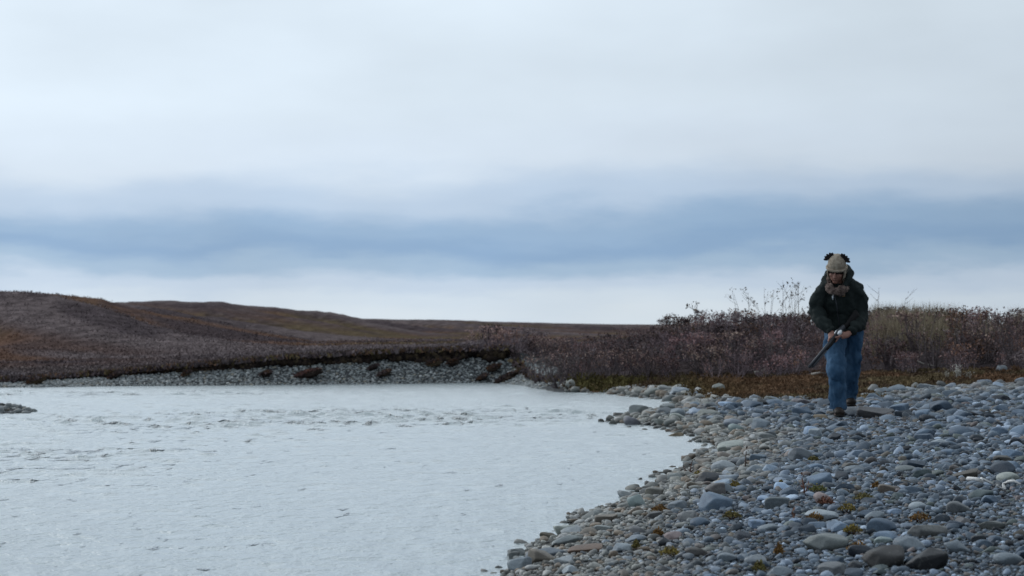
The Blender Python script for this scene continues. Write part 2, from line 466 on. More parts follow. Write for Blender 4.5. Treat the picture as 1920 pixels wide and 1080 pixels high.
b.inputs['Coat Weight'].default_value = 1.0; b.inputs['Coat IOR'].default_value = 1.4; b.inputs['Coat Roughness'].default_value = 0.22
b.inputs['Roughness'].default_value = 0.26; b.inputs['IOR'].default_value = 1.33
bump_to(t, b, h, 1.0, 1.0)
nlink(t, b.inputs['Normal'].links[0].from_socket, b.inputs['Coat Normal'])

# colour of the heath: purple-grey birch scrub on the ribs, rusty and olive growth in the gullies; ribs also lightened to paint in fold shading
def gully(x, y): return fbm((x + 0.55 * y) / 7.5, (y - 0.2 * x) / 48.0, oct=3, seed=60)
def heath_color(x, y):
    g = np.clip((gully(x, y) - 0.5) * 3.2 + 0.5, 0, 1)
    n1 = fbm((x + 0.4 * y) / 9.0 + 2, y / 30.0, oct=4, seed=90); n2 = fbm((x + 0.3 * y) / 2.4, y / 9.0 + 4, oct=3, seed=91)
    rib = np.array([0.150, 0.122, 0.123]); mid = np.array([0.112, 0.082, 0.078]); rust = np.array([0.150, 0.090, 0.066]); oliv = np.array([0.128, 0.098, 0.064]); dark = np.array([0.070, 0.056, 0.062])
    w = lambda a, b, v: sstep(a, b, v)[..., None]
    c = mid + (rib - mid) * w(0.5, 0.85, g)
    low = rust + (oliv - rust) * w(0.42, 0.6, n1)
    c = c + (low - c) * w(0.50, 0.28, g) * w(0.34, 0.46, n1)
    c = c + (dark - c) * w(0.58, 0.68, n2) * 0.5
    c = c + (dark - c) * w(0.40, 0.32, n1) * 0.7
    flat = w(58, 48, y)
    return (c + (np.array([0.118, 0.098, 0.103]) - c) * flat * 0.8) * (1.22 - 0.12 * flat)

# ------------------------------------------------------------------ land and river
rows = np.concatenate([np.arange(-12, 5, 0.5), np.arange(5, 24, 0.14), np.arange(24, 34, 0.12), np.arange(34, 42, 0.055), np.arange(42, 50, 0.22),
                       np.geomspace(50, 350, 130), np.geomspace(370, 6000, 18)])
cols = np.concatenate([np.linspace(-1.6, -0.42, 40)[:-1], np.linspace(-0.42, 0.42, 260), np.linspace(0.42, 1.6, 40)[1:]])
YY, UU = np.meshgrid(rows, cols, indexing='ij')
XX = UU * (np.maximum(YY, 0) + 6.0)
ZZ = height(XX, YY)
S_ = shore_s(XX, YY); WF, TM, TG = zones(XX, YY, S_)
nr, nc = XX.shape
ids = np.arange(nr * nc).reshape(nr, nc)
quads = np.stack([ids[:-1, :-1], ids[:-1, 1:], ids[1:, 1:], ids[1:, :-1]], -1).reshape(-1, 4)
VT = np.stack([XX, YY, ZZ], -1).reshape(-1, 3)
fs, fz, fwf, ftm, ftg = [a.ravel()[quads].mean(1) for a in (S_, ZZ, WF, TM, TG)]
fy = VT[quads, 1].mean(1); fx = VT[quads, 0].mean(1)
zone = np.full(len(quads), 3)                                  # tundra
zone[(fs > 0) & (fwf < 0.5) & (ftg <= 0) & (fy < 36)] = 1      # gravel bar
zone[(ftg > 0) & (ftm < 0.25) & (fwf < 0.6) & (fs > 0)] = 2    # moss strip
zone[(fs > 0) & (fs < 1.12) & (fwf >= 0.5)] = 4                # far bank
zone[(fy > 62) & (zone == 3)] = 5
zone[(fs <= 0)] = 0
zone[(fs <= 0) & (fz > -0.03) & (fx < -4) & (np.abs(fy - 25.6) < 3)] = 6
def zone_obj(k, name, m):
    q = quads[zone == k]; u, inv = np.unique(q, return_inverse=True)
    return add(name, mesh_from(name, VT[u], [inv.reshape(-1, 4)], heath_color(VT[u, 0], VT[u, 1]) if k in (3, 5) else None, True, (m,)), kind='structure')
riverbed = zone_obj(0, 'riverbed', M_BED)
gravel_bar = zone_obj(1, 'gravel_bar', M_GRAVEL)
moss_ground = zone_obj(2, 'mossy_ground', M_MOSS)
tundra = zone_obj(3, 'tundra', M_TUNDRA)
bank = zone_obj(4, 'river_bank', M_GRAVEL)
hills = zone_obj(5, 'hill', M_HILL)
spit = zone_obj(6, 'gravel_spit', M_GRAVEL)

wu = np.concatenate([[-60, -20, -6, -2.5, -1.0, -0.6], np.linspace(-0.36, 0.10, 140), [0.25]]); wy = np.concatenate([[-40, -10, 0, 4], np.arange(6.5, 16, 0.05), np.arange(16, 36, 0.07), np.arange(36, 42, 0.25), [44]])
WYY, WUU = np.meshgrid(wy, wu, indexing='ij'); WXX = np.clip(WUU * (np.maximum(WYY, 0) + 1.0), -130, 8); wi = np.arange(WXX.size).reshape(WXX.shape)
def blob(cx, cy, rx_, ry_): return np.exp(-((WXX - cx) / rx_) ** 2 - ((WYY - cy) / ry_) ** 2)
rf = 0.08 + 1.0 * blob(-1.0, 24.5, 2.6, 2.2) + 0.6 * blob(-4.0, 22, 2.6, 3) + 0.7 * blob(-3.8, 15.6, 1.6, 2.4) + 0.12 * blob(-2.0, 10.0, 2.0, 1.8) + 0.8 * blob(-7.5, 33.0, 4.5, 1.6)
rf = np.clip(rf + 0.18, 0, 1)
ph = fbm(WXX * 0.9, WYY * 0.5, oct=3, seed=200)
w1 = fbm(WXX * 5.0 + 2 * ph, WYY * 4.6, oct=3, seed=201); w2 = fbm(WXX * 9.0, WYY * 6.5, oct=2, seed=202); patch = sstep(0.38, 0.62, fbm(WXX * 0.8, WYY * 1.1, oct=3, seed=203))
crest = np.maximum(w1 - (0.72 - 0.20 * rf * (0.3 + 0.7 * patch)), 0)
WZZ = 0.11 * crest * (0.3 + rf) * np.clip(WYY / 22, 0.4, 1.0) + (0.007 * (w2 - 0.5) * (0.4 + rf) + 0.007 * (w1 - 0.5)) * np.clip(WYY / 20, 0.5, 1.2)
WZZ = np.where((WYY > 6) & (WYY < 37) & (WUU > -0.37), WZZ * sstep(36.5, 35.0, WYY), 0.0) * sstep(0.0, -0.5, shore_s(WXX, WYY))
river = add('river', mesh_from('river', np.stack([WXX, WYY, WZZ], -1).reshape(-1, 3), [np.stack([wi[:-1, :-1], wi[:-1, 1:], wi[1:, 1:], wi[1:, :-1]], -1).reshape(-1, 4)],
                               np.stack([rf.ravel()] * 3, -1), True, (M_WATER,)), kind='structure')

# ------------------------------------------------------------------ stones
PAL = np.array([(0.105, 0.128, 0.150), (0.135, 0.160, 0.185), (0.17, 0.20, 0.23), (0.075, 0.092, 0.11), (0.25, 0.285, 0.33), (0.05, 0.06, 0.07),
                (0.024, 0.028, 0.034), (0.14, 0.115, 0.10), (0.115, 0.13, 0.115), (0.42, 0.47, 0.53), (0.19, 0.145, 0.13), (0.105, 0.085, 0.065)])
PW = np.array([.16, .16, .12, .13, .095, .10, .055, .055, .055, .045, .02, .03]); PW /= PW.sum()
DRY = np.array([(0.24, 0.245, 0.225), (0.30, 0.305, 0.28), (0.19, 0.20, 0.19), (0.38, 0.385, 0.37), (0.13, 0.13, 0.12), (0.22, 0.18, 0.14)])
def stone_color(s, y=20, r=rng):
    c = PAL[r.choice(len(PAL), p=PW)] * (0.7 + 0.6 * r.random())
    w = float(sstep(1.0, 0.25, s + 0.5 * (r.random() - 0.5)))
    if y > 22: w = max(w, 0.55 * float(sstep(22, 26, y)))
    d = DRY[r.integers(len(DRY))] * (0.85 + 0.3 * r.random())
    c = c * (0.90, 1.0, 1.12); d = d * (1.0, 1.0, 1.02)
    return (c * (1 - w) + d * w) * (0.60 + 0.40 * float(sstep(-0.03, 0.10, s + 0.06 * (r.random() - 0.5))))

V3, F3 = ico(3); V2, F2 = ico(1); VC, QC = cube_sphere(); V1, F1 = ico(0); V4, F4 = ico(2)
BIG = [stone_shape(V3, 100 + i) for i in range(16)]
BIG_ME = [mesh_from('stone', v, [F3], None, True, (M_STONE_OBJ,)) for v in BIG]
MED = [stone_shape(V2, 200 + i) for i in range(24)]
SML = [stone_shape(VC, 300 + i) for i in range(24)]
TIN = [stone_shape(V1, 400 + i, 0.2) for i in range(24)]

placed = []                       # x, y, r
grid = {}
CELL = 0.12
def near_ok(x, y, r, slack):
    R = int((r + 0.16) / CELL) + 1
    gx, gy = int(math.floor(x / CELL)), int(math.floor(y / CELL))
    for i in range(gx - R, gx + R + 1):
        for j in range(gy - R, gy + R + 1):
            for (a, b_, q) in grid.get((i, j), ()):
                if (a - x) ** 2 + (b_ - y) ** 2 < ((r + q) * slack) ** 2: return False
    return True
def remember(x, y, r):
    grid.setdefault((int(math.floor(x / CELL)), int(math.floor(y / CELL))), []).append((x, y, r))

# stones one can pick out in the photograph: pixel x, y (middle), width, height, colour
G_L, G_M, G_D, G_B = (0.34, 0.36, 0.37), (0.20, 0.22, 0.235), (0.085, 0.09, 0.095), (0.04, 0.043, 0.048)
BRN, PNK, TAN, GRN, DRYL, DRYM = (0.15, 0.115, 0.09), (0.27, 0.20, 0.185), (0.33, 0.25, 0.17), (0.26, 0.30, 0.28), (0.38, 0.38, 0.33), (0.28, 0.275, 0.24)
NOTABLE = [(1547, 1017, 88, 40, (0.19, 0.195, 0.18)), (1656, 1044, 84, 48, (0.040, 0.036, 0.034)), (1739, 1051, 82, 44, (0.022, 0.022, 0.024)), (1602, 1060, 29, 23, G_B), (1542, 967, 65, 24, G_L),
           (1738, 996, 78, 28, (0.19, 0.18, 0.165)), (1704, 1020, 60, 28, G_M), (1795, 1027, 57, 28, G_M), (1798, 952, 47, 26, (0.14, 0.14, 0.14)), (1662, 918, 36, 21, BRN),
           (1459, 944, 52, 26, (0.13, 0.145, 0.15)), (1545, 936, 42, 24, PNK), (1813, 891, 57, 15, (0.09, 0.075, 0.06)), (1889, 895, 44, 21, DRYL), (1498, 850, 44, 22, G_M), (1834, 1013, 29, 21, G_B),
           (1462, 1072, 52, 21, G_M), (1563, 1067, 57, 26, (0.16, 0.16, 0.16)), (1656, 1013, 36, 18, GRN), (1195, 940, 41, 30, GRN), (1228, 923, 38, 22, (0.20, 0.18, 0.15)), (1271, 948, 38, 20, G_M),
           (1331, 896, 60, 24, (0.055, 0.055, 0.06)), (1355, 916, 54, 24, G_M), (1306, 1036, 49, 19, (0.085, 0.075, 0.068)), (1100, 1030, 73, 13, (0.16, 0.10, 0.07)), (1030, 1004, 38, 14, (0.10, 0.08, 0.055)),
           (1068, 1068, 38, 18, G_L), (1365, 1046, 41, 22, G_M), (1062, 992, 54, 24, DRYL), (965, 1040, 22, 20, (0.13, 0.13, 0.12)), (975, 1057, 50, 25, G_M), (1022, 1038, 80, 22, (0.17, 0.185, 0.2)),
           (1165, 1027, 40, 20, G_L), (1260, 1005, 35, 20, PNK), (1247, 1016, 28, 17, G_B), (1184, 788, 32, 19, (0.16, 0.15, 0.16)), (1326, 775, 50, 15, DRYM), (1273, 783, 36, 16, DRYL), (1240, 792, 30, 12, DRYM),
           (1381, 804, 33, 19, GRN), (1372, 838, 56, 22, DRYL), (1500, 852, 44, 28, (0.17, 0.18, 0.19)), (1530, 811, 28, 24, G_L), (1347, 727, 24, 16, DRYM), (1223, 735, 34, 17, DRYM), (1267, 812, 34, 12, (0.22, 0.16, 0.10)),
           (1877, 691, 24, 14, (0.24, 0.25, 0.26)), (1440, 990, 44, 16, G_M), (1390, 1005, 36, 18, (0.13, 0.13, 0.14)), (1860, 985, 50, 22, (0.13, 0.13, 0.12)), (1890, 1050, 60, 26, G_M), (1640, 968, 40, 20, G_M),
           (1720, 950, 36, 18, G_L), (1600, 880, 40, 18, G_M), (1700, 880, 46, 16, (0.2, 0.21, 0.2)), (1760, 830, 34, 14, G_L), (1415, 880, 34, 18, G_M), (1840, 800, 30, 14, G_M), (1420, 1050, 48, 22, (0.24, 0.25, 0.26))]
FX, FY = (1570 - CX) / F_PX * 20.0, 20.0       # front boot
def big_stone(x, y, hw, hd, hh, col, parent, zoff=None, rz=None, tilt=None):
    i = int(rng.integers(len(BIG_ME)))
    z = max(float(height(np.array([x]), np.array([y]))[0]), -0.04)
    o = add('stone', BIG_ME[i], parent)
    rz = float(rng.normal(0, 0.35) + (math.pi if rng.random() < .5 else 0)) if rz is None else rz
    tl = 0.13 if tilt is None else tilt
    o.rotation_euler = (float(rng.normal(0, tl)), float(rng.normal(0, tl)), rz)
    o.scale = (hw, hd, hh); o.location = (x, y, z + (hh * 0.55 if zoff is None else zoff))
    o.color = (*[float(v) * k_ for v, k_ in zip(col, (0.88, 0.96, 1.04))], 1)
    remember(x, y, (hw + hd) / 2)
    return o
n_ind = 0
# the two stones he stands on
g0 = float(height(np.array([FX]), np.array([FY]))[0]); REAR = (FX + 0.20, FY + 0.44)
g1 = float(height(np.array([REAR[0]]), np.array([REAR[1]]))[0])
FZ = max(0.160, g0 + 0.022); print('ground at boots', g0, g1, FZ)
big_stone(FX - 0.03, FY - 0.02, 0.19, 0.2, max(0.03, FZ - g0), (0.15, 0.16, 0.17), gravel_bar, zoff=0.0, tilt=0.0); n_ind += 1
big_stone(REAR[0] + 0.01, REAR[1], 0.15, 0.19, max(0.05, FZ + 0.078 - g1), (0.17, 0.185, 0.2), gravel_bar, zoff=0.0, tilt=0.0); n_ind += 1
big_stone(FX - 0.20, FY - 0.24, 0.09, 0.07, 0.035, (0.24, 0.18, 0.12), gravel_bar); n_ind += 1
for (px, py, w, hgt, c) in NOTABLE:
    x, y, z = ray_hit(px, py + hgt * 0.42)
    hw = w / 2 * y / F_PX; hh = max(hgt / 2 * y / F_PX * 1.08, 0.012); hd = hw * (0.75 + 0.2 * rng.random())
    par = moss_ground if py < 700 else gravel_bar
    big_stone(x, y + hd * 0.5, hw, hd, hh, c, par, rz=float(rng.normal(0, 0.15)), zoff=hh * 0.62); n_ind += 1

# random cobbles, largest first; sizes follow what the eye can pick apart at that distance
def bar_ok(x, y):
    s = float(shore_s(np.array([x]), np.array([y]))[0])
    return s
NB = 640000
ry = 5.8 + (35.2 - 5.8) * rng.random(NB) ** 1.15
ru = rng.uniform(-0.04, 0.31, NB)
rx = ru * ry + rng.uniform(-0.3, 0.5, NB)
rs = shore_s(rx, ry)
rwf, rtm, rtg = zones(rx, ry, rs)
ok = (rs > -0.12 - 0.25 * (ry > 20)) & (rtg < 0.12) & (rwf < 0.35) & (rtm < 0.1)
rx, ry, rs = rx[ok], ry[ok], rs[ok]
rz_ = height(rx, ry)
inview = (np.abs(rx / ry) < 0.27)
ri = 0
mass = Bag()
cand = []
def next_pt():
    global ri
    ri += 1
    return ri - 1 if ri - 1 < len(rx) else None
classes = [(60, 80, 5, 0.85), (42, 60, 40, 0.85), (30, 42, 260, 0.82), (21, 30, 1500, 0.78), (14, 21, 6500, 0.74), (9, 14, 17000, 0.70), (6, 9, 15000, 0.66)]
for (w0, w1, count, slack) in classes:
    got = tries = 0
    while got < count and tries < count * 14:
        k = next_pt()
        if k is None: break
        tries += 1
        x, y, s = rx[k], ry[k], rs[k]
        if s < 0 and (rng.random() < 0.75 or w0 < 14): continue
        wpx = rng.uniform(w0, w1)
        d = wpx * y / F_PX                      # diameter in metres
        if d > 0.40 or (d > 0.26 and rng.random() < 0.7): continue
        asp = rng.uniform(0.6, 0.95); r = d / 2 * (1 + asp) / 2
        if not near_ok(x, y, r, slack): continue
        if abs(x - FX - 0.05) < 0.30 and FY - 2.4 < y < FY + 0.2 and (d > 0.07 or abs(y - FY + 0.1) < 0.14): continue
        remember(x, y, r); got += 1
        cand.append((wpx, x, y, s, rz_[k], d / 2, d / 2 * asp, d / 2 * rng.uniform(0.36, 0.62)))
print('stones placed', len(cand), 'tries used', ri, 'of', len(rx))
cand.sort(key=lambda c: -c[0])
n_part = max(0, 300 - n_ind)
for i, (wpx, x, y, s, z, a, bb, hh) in enumerate(cand):
    if i < n_part and abs(x / y) < 0.262:
        o = big_stone(x, y, a, bb, hh, stone_color(s, y), gravel_bar, rz=float(rng.uniform(0, 6.28)))
        continue
    rzz = rng.uniform(0, 2 * math.pi)
    Rm = np.array(Matrix.Rotation(rzz, 3, 'Z') @ Matrix.Rotation(rng.normal(0, 0.25), 3, 'X') @ Matrix.Rotation(rng.normal(0, 0.25), 3, 'Y'))
    lift = hh * rng.uniform(0.35, 0.8)
    if wpx > 21:
        S = MED[rng.integers(24)]
        mass.put((S * (a, bb, hh)) @ Rm.T + (x, y, z + lift), tris=F2, col=stone_color(s, y))
    else:
        if wpx > 11.5:
            S = SML[rng.integers(24)]
            mass.put((S * (a, bb, hh)) @ Rm.T + (x, y, z + lift), quads=QC, col=stone_color(s, y))
        else:
            S = TIN[rng.integers(24)]
            mass.put((S * (a, bb, hh)) @ Rm.T + (x, y, z + lift), tris=F1, col=stone_color(s, y))
add('stone_mass', mass.mesh('stone_mass', (M_STONE_ATTR,)), gravel_bar, kind='stuff')

# cobbles of the far bank and of the spit
def scatter_stones(n, xr, yr, test, dmin, dmax, colf, r=rng):
    bg = Bag(); x = r.uniform(*xr, n); y = r.uniform(*yr, n); s = shore_s(x, y); z = height(x, y); keep = test(x, y, s, z)
    for i in np.nonzero(keep)[0]:
        d = dmin + (dmax - dmin) * r.random() ** 2.2
        Rm = np.array(Matrix.Rotation(r.uniform(0, 6.28), 3, 'Z') @ Matrix.Rotation(r.normal(0, 0.4), 3, 'X'))
        S = TIN[r.integers(24)]
        bg.put((S * (d / 2, d / 2 * r.uniform(.6, .95), d / 2 * r.uniform(.4, .7))) @ Rm.T + (x[i], y[i], z[i] + d * 0.12), tris=F1, col=colf(r))
    return bg
BANKC = np.array([(0.20, 0.22, 0.225), (0.27, 0.29, 0.295), (0.15, 0.165, 0.17), (0.33, 0.34, 0.34), (0.09, 0.10, 0.10), (0.22, 0.205, 0.17)])
bankc = lambda r: BANKC[r.choice(6, p=[.3, .22, .2, .08, .15, .05])] * (0.75 + 0.75 * r.random())
bg = scatter_stones(54000, (-11.5, 1.2), (35.8, 42.0), lambda x, y, s, z: (s > -0.06) & (s < 1.0) & (zones(x, y, s)[0] > 0.3), 0.032, 0.085, bankc)
add('cobble_mass', bg.mesh('cobble_mass', (M_STONE_ATTR,)), bank, kind='stuff')
bg = scatter_stones(3000, (-12.2, -6.0), (23.8, 27.6), lambda x, y, s, z: z > -0.012, 0.05, 0.16, lambda r: bankc(r) * 0.85)
add('cobble_mass', bg.mesh('cobble_mass', (M_STONE_ATTR,)), spit, kind='stuff')

# ------------------------------------------------------------------ plants: shrubs, heath, moss, grass
def leaf_quads(P, size, r, aspect=0.55, up=0.3):
    n = len(P)
    a = r.normal(size=(n, 3)); a[:, 2] += up; a /= np.linalg.norm(a, axis=1)[:, None]
    b_ = np.cross(a, r.normal(size=(n, 3))); b_ /= np.linalg.norm(b_, axis=1)[:, None] + 1e-9
    sz = (size * r.uniform(0.6, 1.3, n))[:, None]
    V = np.stack([P, P + a * sz * 0.5 + b_ * sz * aspect * 0.5, P + a * sz, P + a * sz * 0.5 - b_ * sz * aspect * 0.5], 1).reshape(-1, 3)
    return V, np.arange(4 * n).reshape(n, 4)

def shrub_geo(seed, h, w, stems=11, leaves=190, leaf=0.045, twig=(0.07, 0.055, 0.055), lcols=((0.12, 0.07, 0.06),), spread=1.0, top_bias=0.5, twig_r=0.006, fork=3):
    r = np.random.default_rng(seed); tw, lf = Bag(), Bag(); tips = []
    lc = np.array(lcols)
    for i in range(stems):
        a = r.uniform(0, 2 * np.pi); rad = w * 0.5 * math.sqrt(r.random()) * spread
        L = h * r.uniform(0.65, 1.05)
        base = np.array([math.cos(a), math.sin(a), 0]) * rad * 0.3; tip = np.array([math.cos(a) * rad, math.sin(a) * rad, L])
        mid = (base + tip) / 2 + np.array([math.cos(a) * rad * 0.2, math.sin(a) * rad * 0.2, -0.04 * h]) + r.normal(0, 0.03 * h, 3)
        P = np.array([base, mid, tip]); tcol = np.array(twig) * r.uniform(0.7, 1.4)
        V, T, Q = tube(P, [twig_r * 1.3, twig_r, twig_r * 0.5], 3, False); tw.put(V, T, Q, tcol)
        tips += [tip, mid * 0.3 + tip * 0.7]
        for k in range(fork):
            q = r.uniform(0.35, 0.95); p0 = mid * (1 - q) * 1.0 + tip * q if q > 0.5 else base * (1 - 2 * q) + mid * 2 * q
            dirn = np.array([math.cos(a + r.normal(0, 1.1)), math.sin(a + r.normal(0, 1.1)), r.uniform(0.5, 1.5)]); dirn /= np.linalg.norm(dirn)
            p1 = p0 + dirn * h * r.uniform(0.18, 0.36); p1[2] = min(p1[2], h * 1.0)
            V, T, Q = tube(np.array([p0, (p0 + p1) / 2 + r.normal(0, 0.012, 3), p1]), [twig_r * 0.7, twig_r * 0.55, twig_r * 0.35], 3, False); tw.put(V, T, Q, tcol)
            tips += [p1, (p0 + p1) / 2, p0 * 0.25 + p1 * 0.75]
    tips = np.array(tips)
    if leaves:
        pick = tips[r.integers(len(tips), size=leaves)] + r.normal(0, 0.03, (leaves, 3)) * min(1.0, w / 0.7)
        pick[:, 2] = np.maximum(pick[:, 2], 0.02)
        V, Q = leaf_quads(pick, leaf, r)
        cc = lc[r.integers(len(lc), size=leaves)] * r.uniform(0.7, 1.3, (leaves, 1))
        lf.put(V, None, Q, np.repeat(cc, 4, axis=0))
    return tw, lf

PURP = ((0.135, 0.092, 0.092), (0.15, 0.098, 0.092), (0.10, 0.072, 0.076), (0.17, 0.10, 0.085))
PINK = ((0.30, 0.205, 0.175), (0.24, 0.155, 0.135), (0.18, 0.12, 0.115), (0.36, 0.27, 0.22))
REDD = ((0.165, 0.098, 0.092), (0.145, 0.088, 0.086), (0.12, 0.082, 0.084))
RUST = ((0.22, 0.125, 0.075), (0.175, 0.10, 0.07), (0.14, 0.09, 0.075))
GREY = ((0.15, 0.122, 0.12), (0.18, 0.145, 0.14), (0.12, 0.098, 0.10))
DARK = ((0.085, 0.062, 0.064), (0.07, 0.052, 0.056), (0.10, 0.07, 0.068))
KINDS_ = [PURP, DARK, GREY, PINK, REDD, RUST, DARK, PURP, GREY, PURP]
variants = []
for i, lc in enumerate(KINDS_):
    tw, lf = shrub_geo(500 + i, 0.55 + 0.05 * (i % 4), 0.66, stems=7, leaves=150, leaf=0.058, lcols=lc, twig=(0.13, 0.105, 0.112) if i % 2 else (0.10, 0.08, 0.088))
    variants.append((tw.arrays(), lf.arrays()))

def merge_into(bg, arr, Mx, off):
    V, T, Q, c = arr
    bg.put(V @ Mx.T + off, T, Q, c)

thick = Bag()
r = np.random.default_rng(11)
n = 0; centres = []
xs = r.uniform(-1.5, 16, 9000); ys = r.uniform(26, 46, 9000)
ss = shore_s(xs, ys); wf_, tm_, tg_ = zones(xs, ys, ss)
for i in range(9000):
    x, y = xs[i], ys[i]
    if abs(x / y) > 0.33 or tm_[i] < 0.35 or ss[i] < 0.35 or tm_[i] > 8.5: continue
    R_ = r.uniform(0.38, 0.75) * (0.6 if wf_[i] > 0.5 else 1)
    if any((a - x) ** 2 + (b_ - y) ** 2 < (0.72 * (R_ + q)) ** 2 for a, b_, q in centres): continue
    centres.append((x, y, R_))
    k = int(r.integers(len(variants))); k2 = int(r.integers(len(variants)))
    hc = r.uniform(0.66, 0.96) * (0.85 if wf_[i] > 0.5 else 1) * float(np.interp(x / y * 40, [0.5, 4], [1.0, 1.0]))
    m_ = max(2, int(11 * R_ ** 2 + 2)); tone = r.choice([0.55, 0.8, 1.1, 1.4, 1.7, 2.0]) * r.uniform(0.9, 1.1) * np.array([1.0, 0.99, 1.02])
    for q in range(m_):
        a = r.uniform(0, 6.28); rad = R_ * math.sqrt(r.random()) * 0.9 if q else 0.0
        px_, py_ = x + math.cos(a) * rad, y + math.sin(a) * rad
        sc = hc * (1.0 - 0.5 * (rad / R_) ** 2) * r.uniform(0.88, 1.04)
        z_ = float(height(np.array([px_]), np.array([py_]))[0])
        Mx = np.array(Matrix.Rotation(r.uniform(0, 6.28), 3, 'Z') @ Matrix.Rotation(0.5 * rad / R_, 3, 'Y')) * sc
        for arr in variants[k if r.random() < 0.8 else k2]: merge_into(thick, (arr[0], arr[1], arr[2], arr[3] * tone), Mx, (px_, py_, z_ - 0.02))
        n += 1
    if n >= 720: break
print('thicket shrubs', n, len(centres))
add('shrub_thicket', thick.mesh('shrub_thicket', (M_TWIG,), smooth=False), kind='stuff', label='dense purple-brown leafless scrub covering the mound behind the gravel bar', cat='scrub')

def lone_shrub(px, d, base_dz, h, w, label, lcols=PURP, twig=(0.10, 0.082, 0.086), stems=9, leaves=120, leaf=0.05, seed=1, spread=1.0, twig_r=0.007, fork=3, name='shrub', group=None, cat='shrub'):
    if px > 1300 and d < 35: d += 1.3
    x = (px - CX) / F_PX * d
    z = float(height(np.array([x]), np.array([d]))[0]) + base_dz
    tw, lf = shrub_geo(seed, h, w, stems=stems, leaves=leaves, leaf=leaf, lcols=lcols, twig=twig, spread=spread, twig_r=twig_r, fork=fork)
    e = add(name, None, loc=(x, d, z), label=label, cat=cat, group=group)
    e.empty_display_size = 0.2
    add('branches', tw.mesh('branches', (M_TWIG,), smooth=False), e)
    if leaves: add('foliage', lf.mesh('foliage', (M_LEAF,), smooth=False), e)
    return e
DK = ((0.07, 0.055, 0.045), (0.09, 0.07, 0.05), (0.06, 0.05, 0.045), (0.14, 0.09, 0.05))
SKY_G = 'bare shrubs standing up against the sky'
lone_shrub(1434, 39.5, 0, 1.02, 1.25, 'sparse leafy shrub on the skyline, left half of the tall pair', DK, twig=(0.13, 0.11, 0.11), stems=9, leaves=80, leaf=0.05, seed=31, twig_r=0.005, spread=1.25, group=SKY_G)
lone_shrub(1478, 39.0, 0, 1.10, 1.05, 'sparse leafy shrub on the skyline, nearest to the person', DK, twig=(0.13, 0.11, 0.11), stems=9, leaves=80, leaf=0.05, seed=32, twig_r=0.005, spread=1.2, group=SKY_G)
lone_shrub(1317, 39.5, 0, 0.95, 0.35, 'single thin bare twig shrub rising above the scrub skyline', DK, stems=3, leaves=22, leaf=0.07, seed=33, group=SKY_G)
lone_shrub(1655, 38.5, 0, 0.98, 0.8, 'bare twiggy shrub on the skyline just behind the person', DK, stems=3, leaves=12, leaf=0.045, seed=34, spread=1.2, twig_r=0.005, group=SKY_G)
lone_shrub(1132, 42, 0, 0.62, 0.3, 'tiny bare sapling poking above the far skyline', DK, stems=3, leaves=6, leaf=0.04, seed=35, twig_r=0.004, group=SKY_G)
FG = 'shrubs along the front of the thicket'
lone_shrub(1052, 34.9, -0.02, 0.55, 0.95, 'grey-purple twiggy shrub overhanging the water at the river bend', GREY, stems=20, leaves=260, seed=36, group=FG)
lone_shrub(1085, 35.2, 0, 0.62, 0.9, 'dark purple shrub behind the mossy clump at the river bend', PURP, stems=18, leaves=260, seed=37, group=FG)
lone_shrub(1010, 37.2, 0, 0.5, 0.9, 'pale brown shrub where the cut bank ends', PINK, stems=15, leaves=200, seed=38, group=FG)
lone_shrub(1140, 36.4, 0.02, 0.75, 1.1, 'reddish shrub on the left shoulder of the thicket', REDD, stems=18, leaves=300, seed=39, group=FG)
lone_shrub(1212, 35.2, 0, 0.6, 1.0, 'dark twiggy shrub above the olive moss', PURP, stems=20, leaves=150, seed=40, group=FG)
lone_shrub(1322, 34.0, 0, 0.5, 0.8, 'pale pink dry-leaved shrub low at the front of the thicket', PINK, stems=16, leaves=420, leaf=0.05, seed=41, group=FG)
lone_shrub(1378, 34.2, 0.05, 0.62, 0.85, 'largest pinkish dry-leaved shrub left of the gun muzzle', PINK, stems=16, leaves=420, leaf=0.05, seed=42, group=FG)
lone_shrub(1455, 34.0, 0, 0.6, 0.9, 'brownish twiggy shrub directly behind the gun muzzle', GREY, stems=18, leaves=240, seed=43, group=FG)
lone_shrub(1668, 33.6, 0, 0.55, 0.8, 'grey leafless shrub just right of the blue jeans', GREY, stems=18, leaves=160, seed=44, group=FG)
lone_shrub(1722, 33.6, 0.1, 0.72, 0.8, 'pale pinkish shrub above the fallen dead branches', PINK, stems=16, leaves=420, leaf=0.05, seed=45, group=FG)
lone_shrub(1752, 32.6, 0, 0.6, 0.9, 'dark dense shrub behind the white dried weeds', PURP, stems=20, leaves=200, seed=46, group=FG)
lone_shrub(1800, 33.4, 0.1, 0.75, 0.8, 'rust-coloured shrub on the right-hand slope of the thicket', RUST, stems=16, leaves=420, leaf=0.05, seed=47, group=FG)
lone_shrub(1850, 32.6, 0, 0.7, 0.9, 'grey-pink shrub behind the lone boulder', PINK, stems=16, leaves=320, seed=48, group=FG)
lone_shrub(1905, 32.0, 0, 0.75, 0.9, 'purple-brown shrub at the right edge above the gravel', PURP, stems=18, leaves=280, seed=49, group=FG)

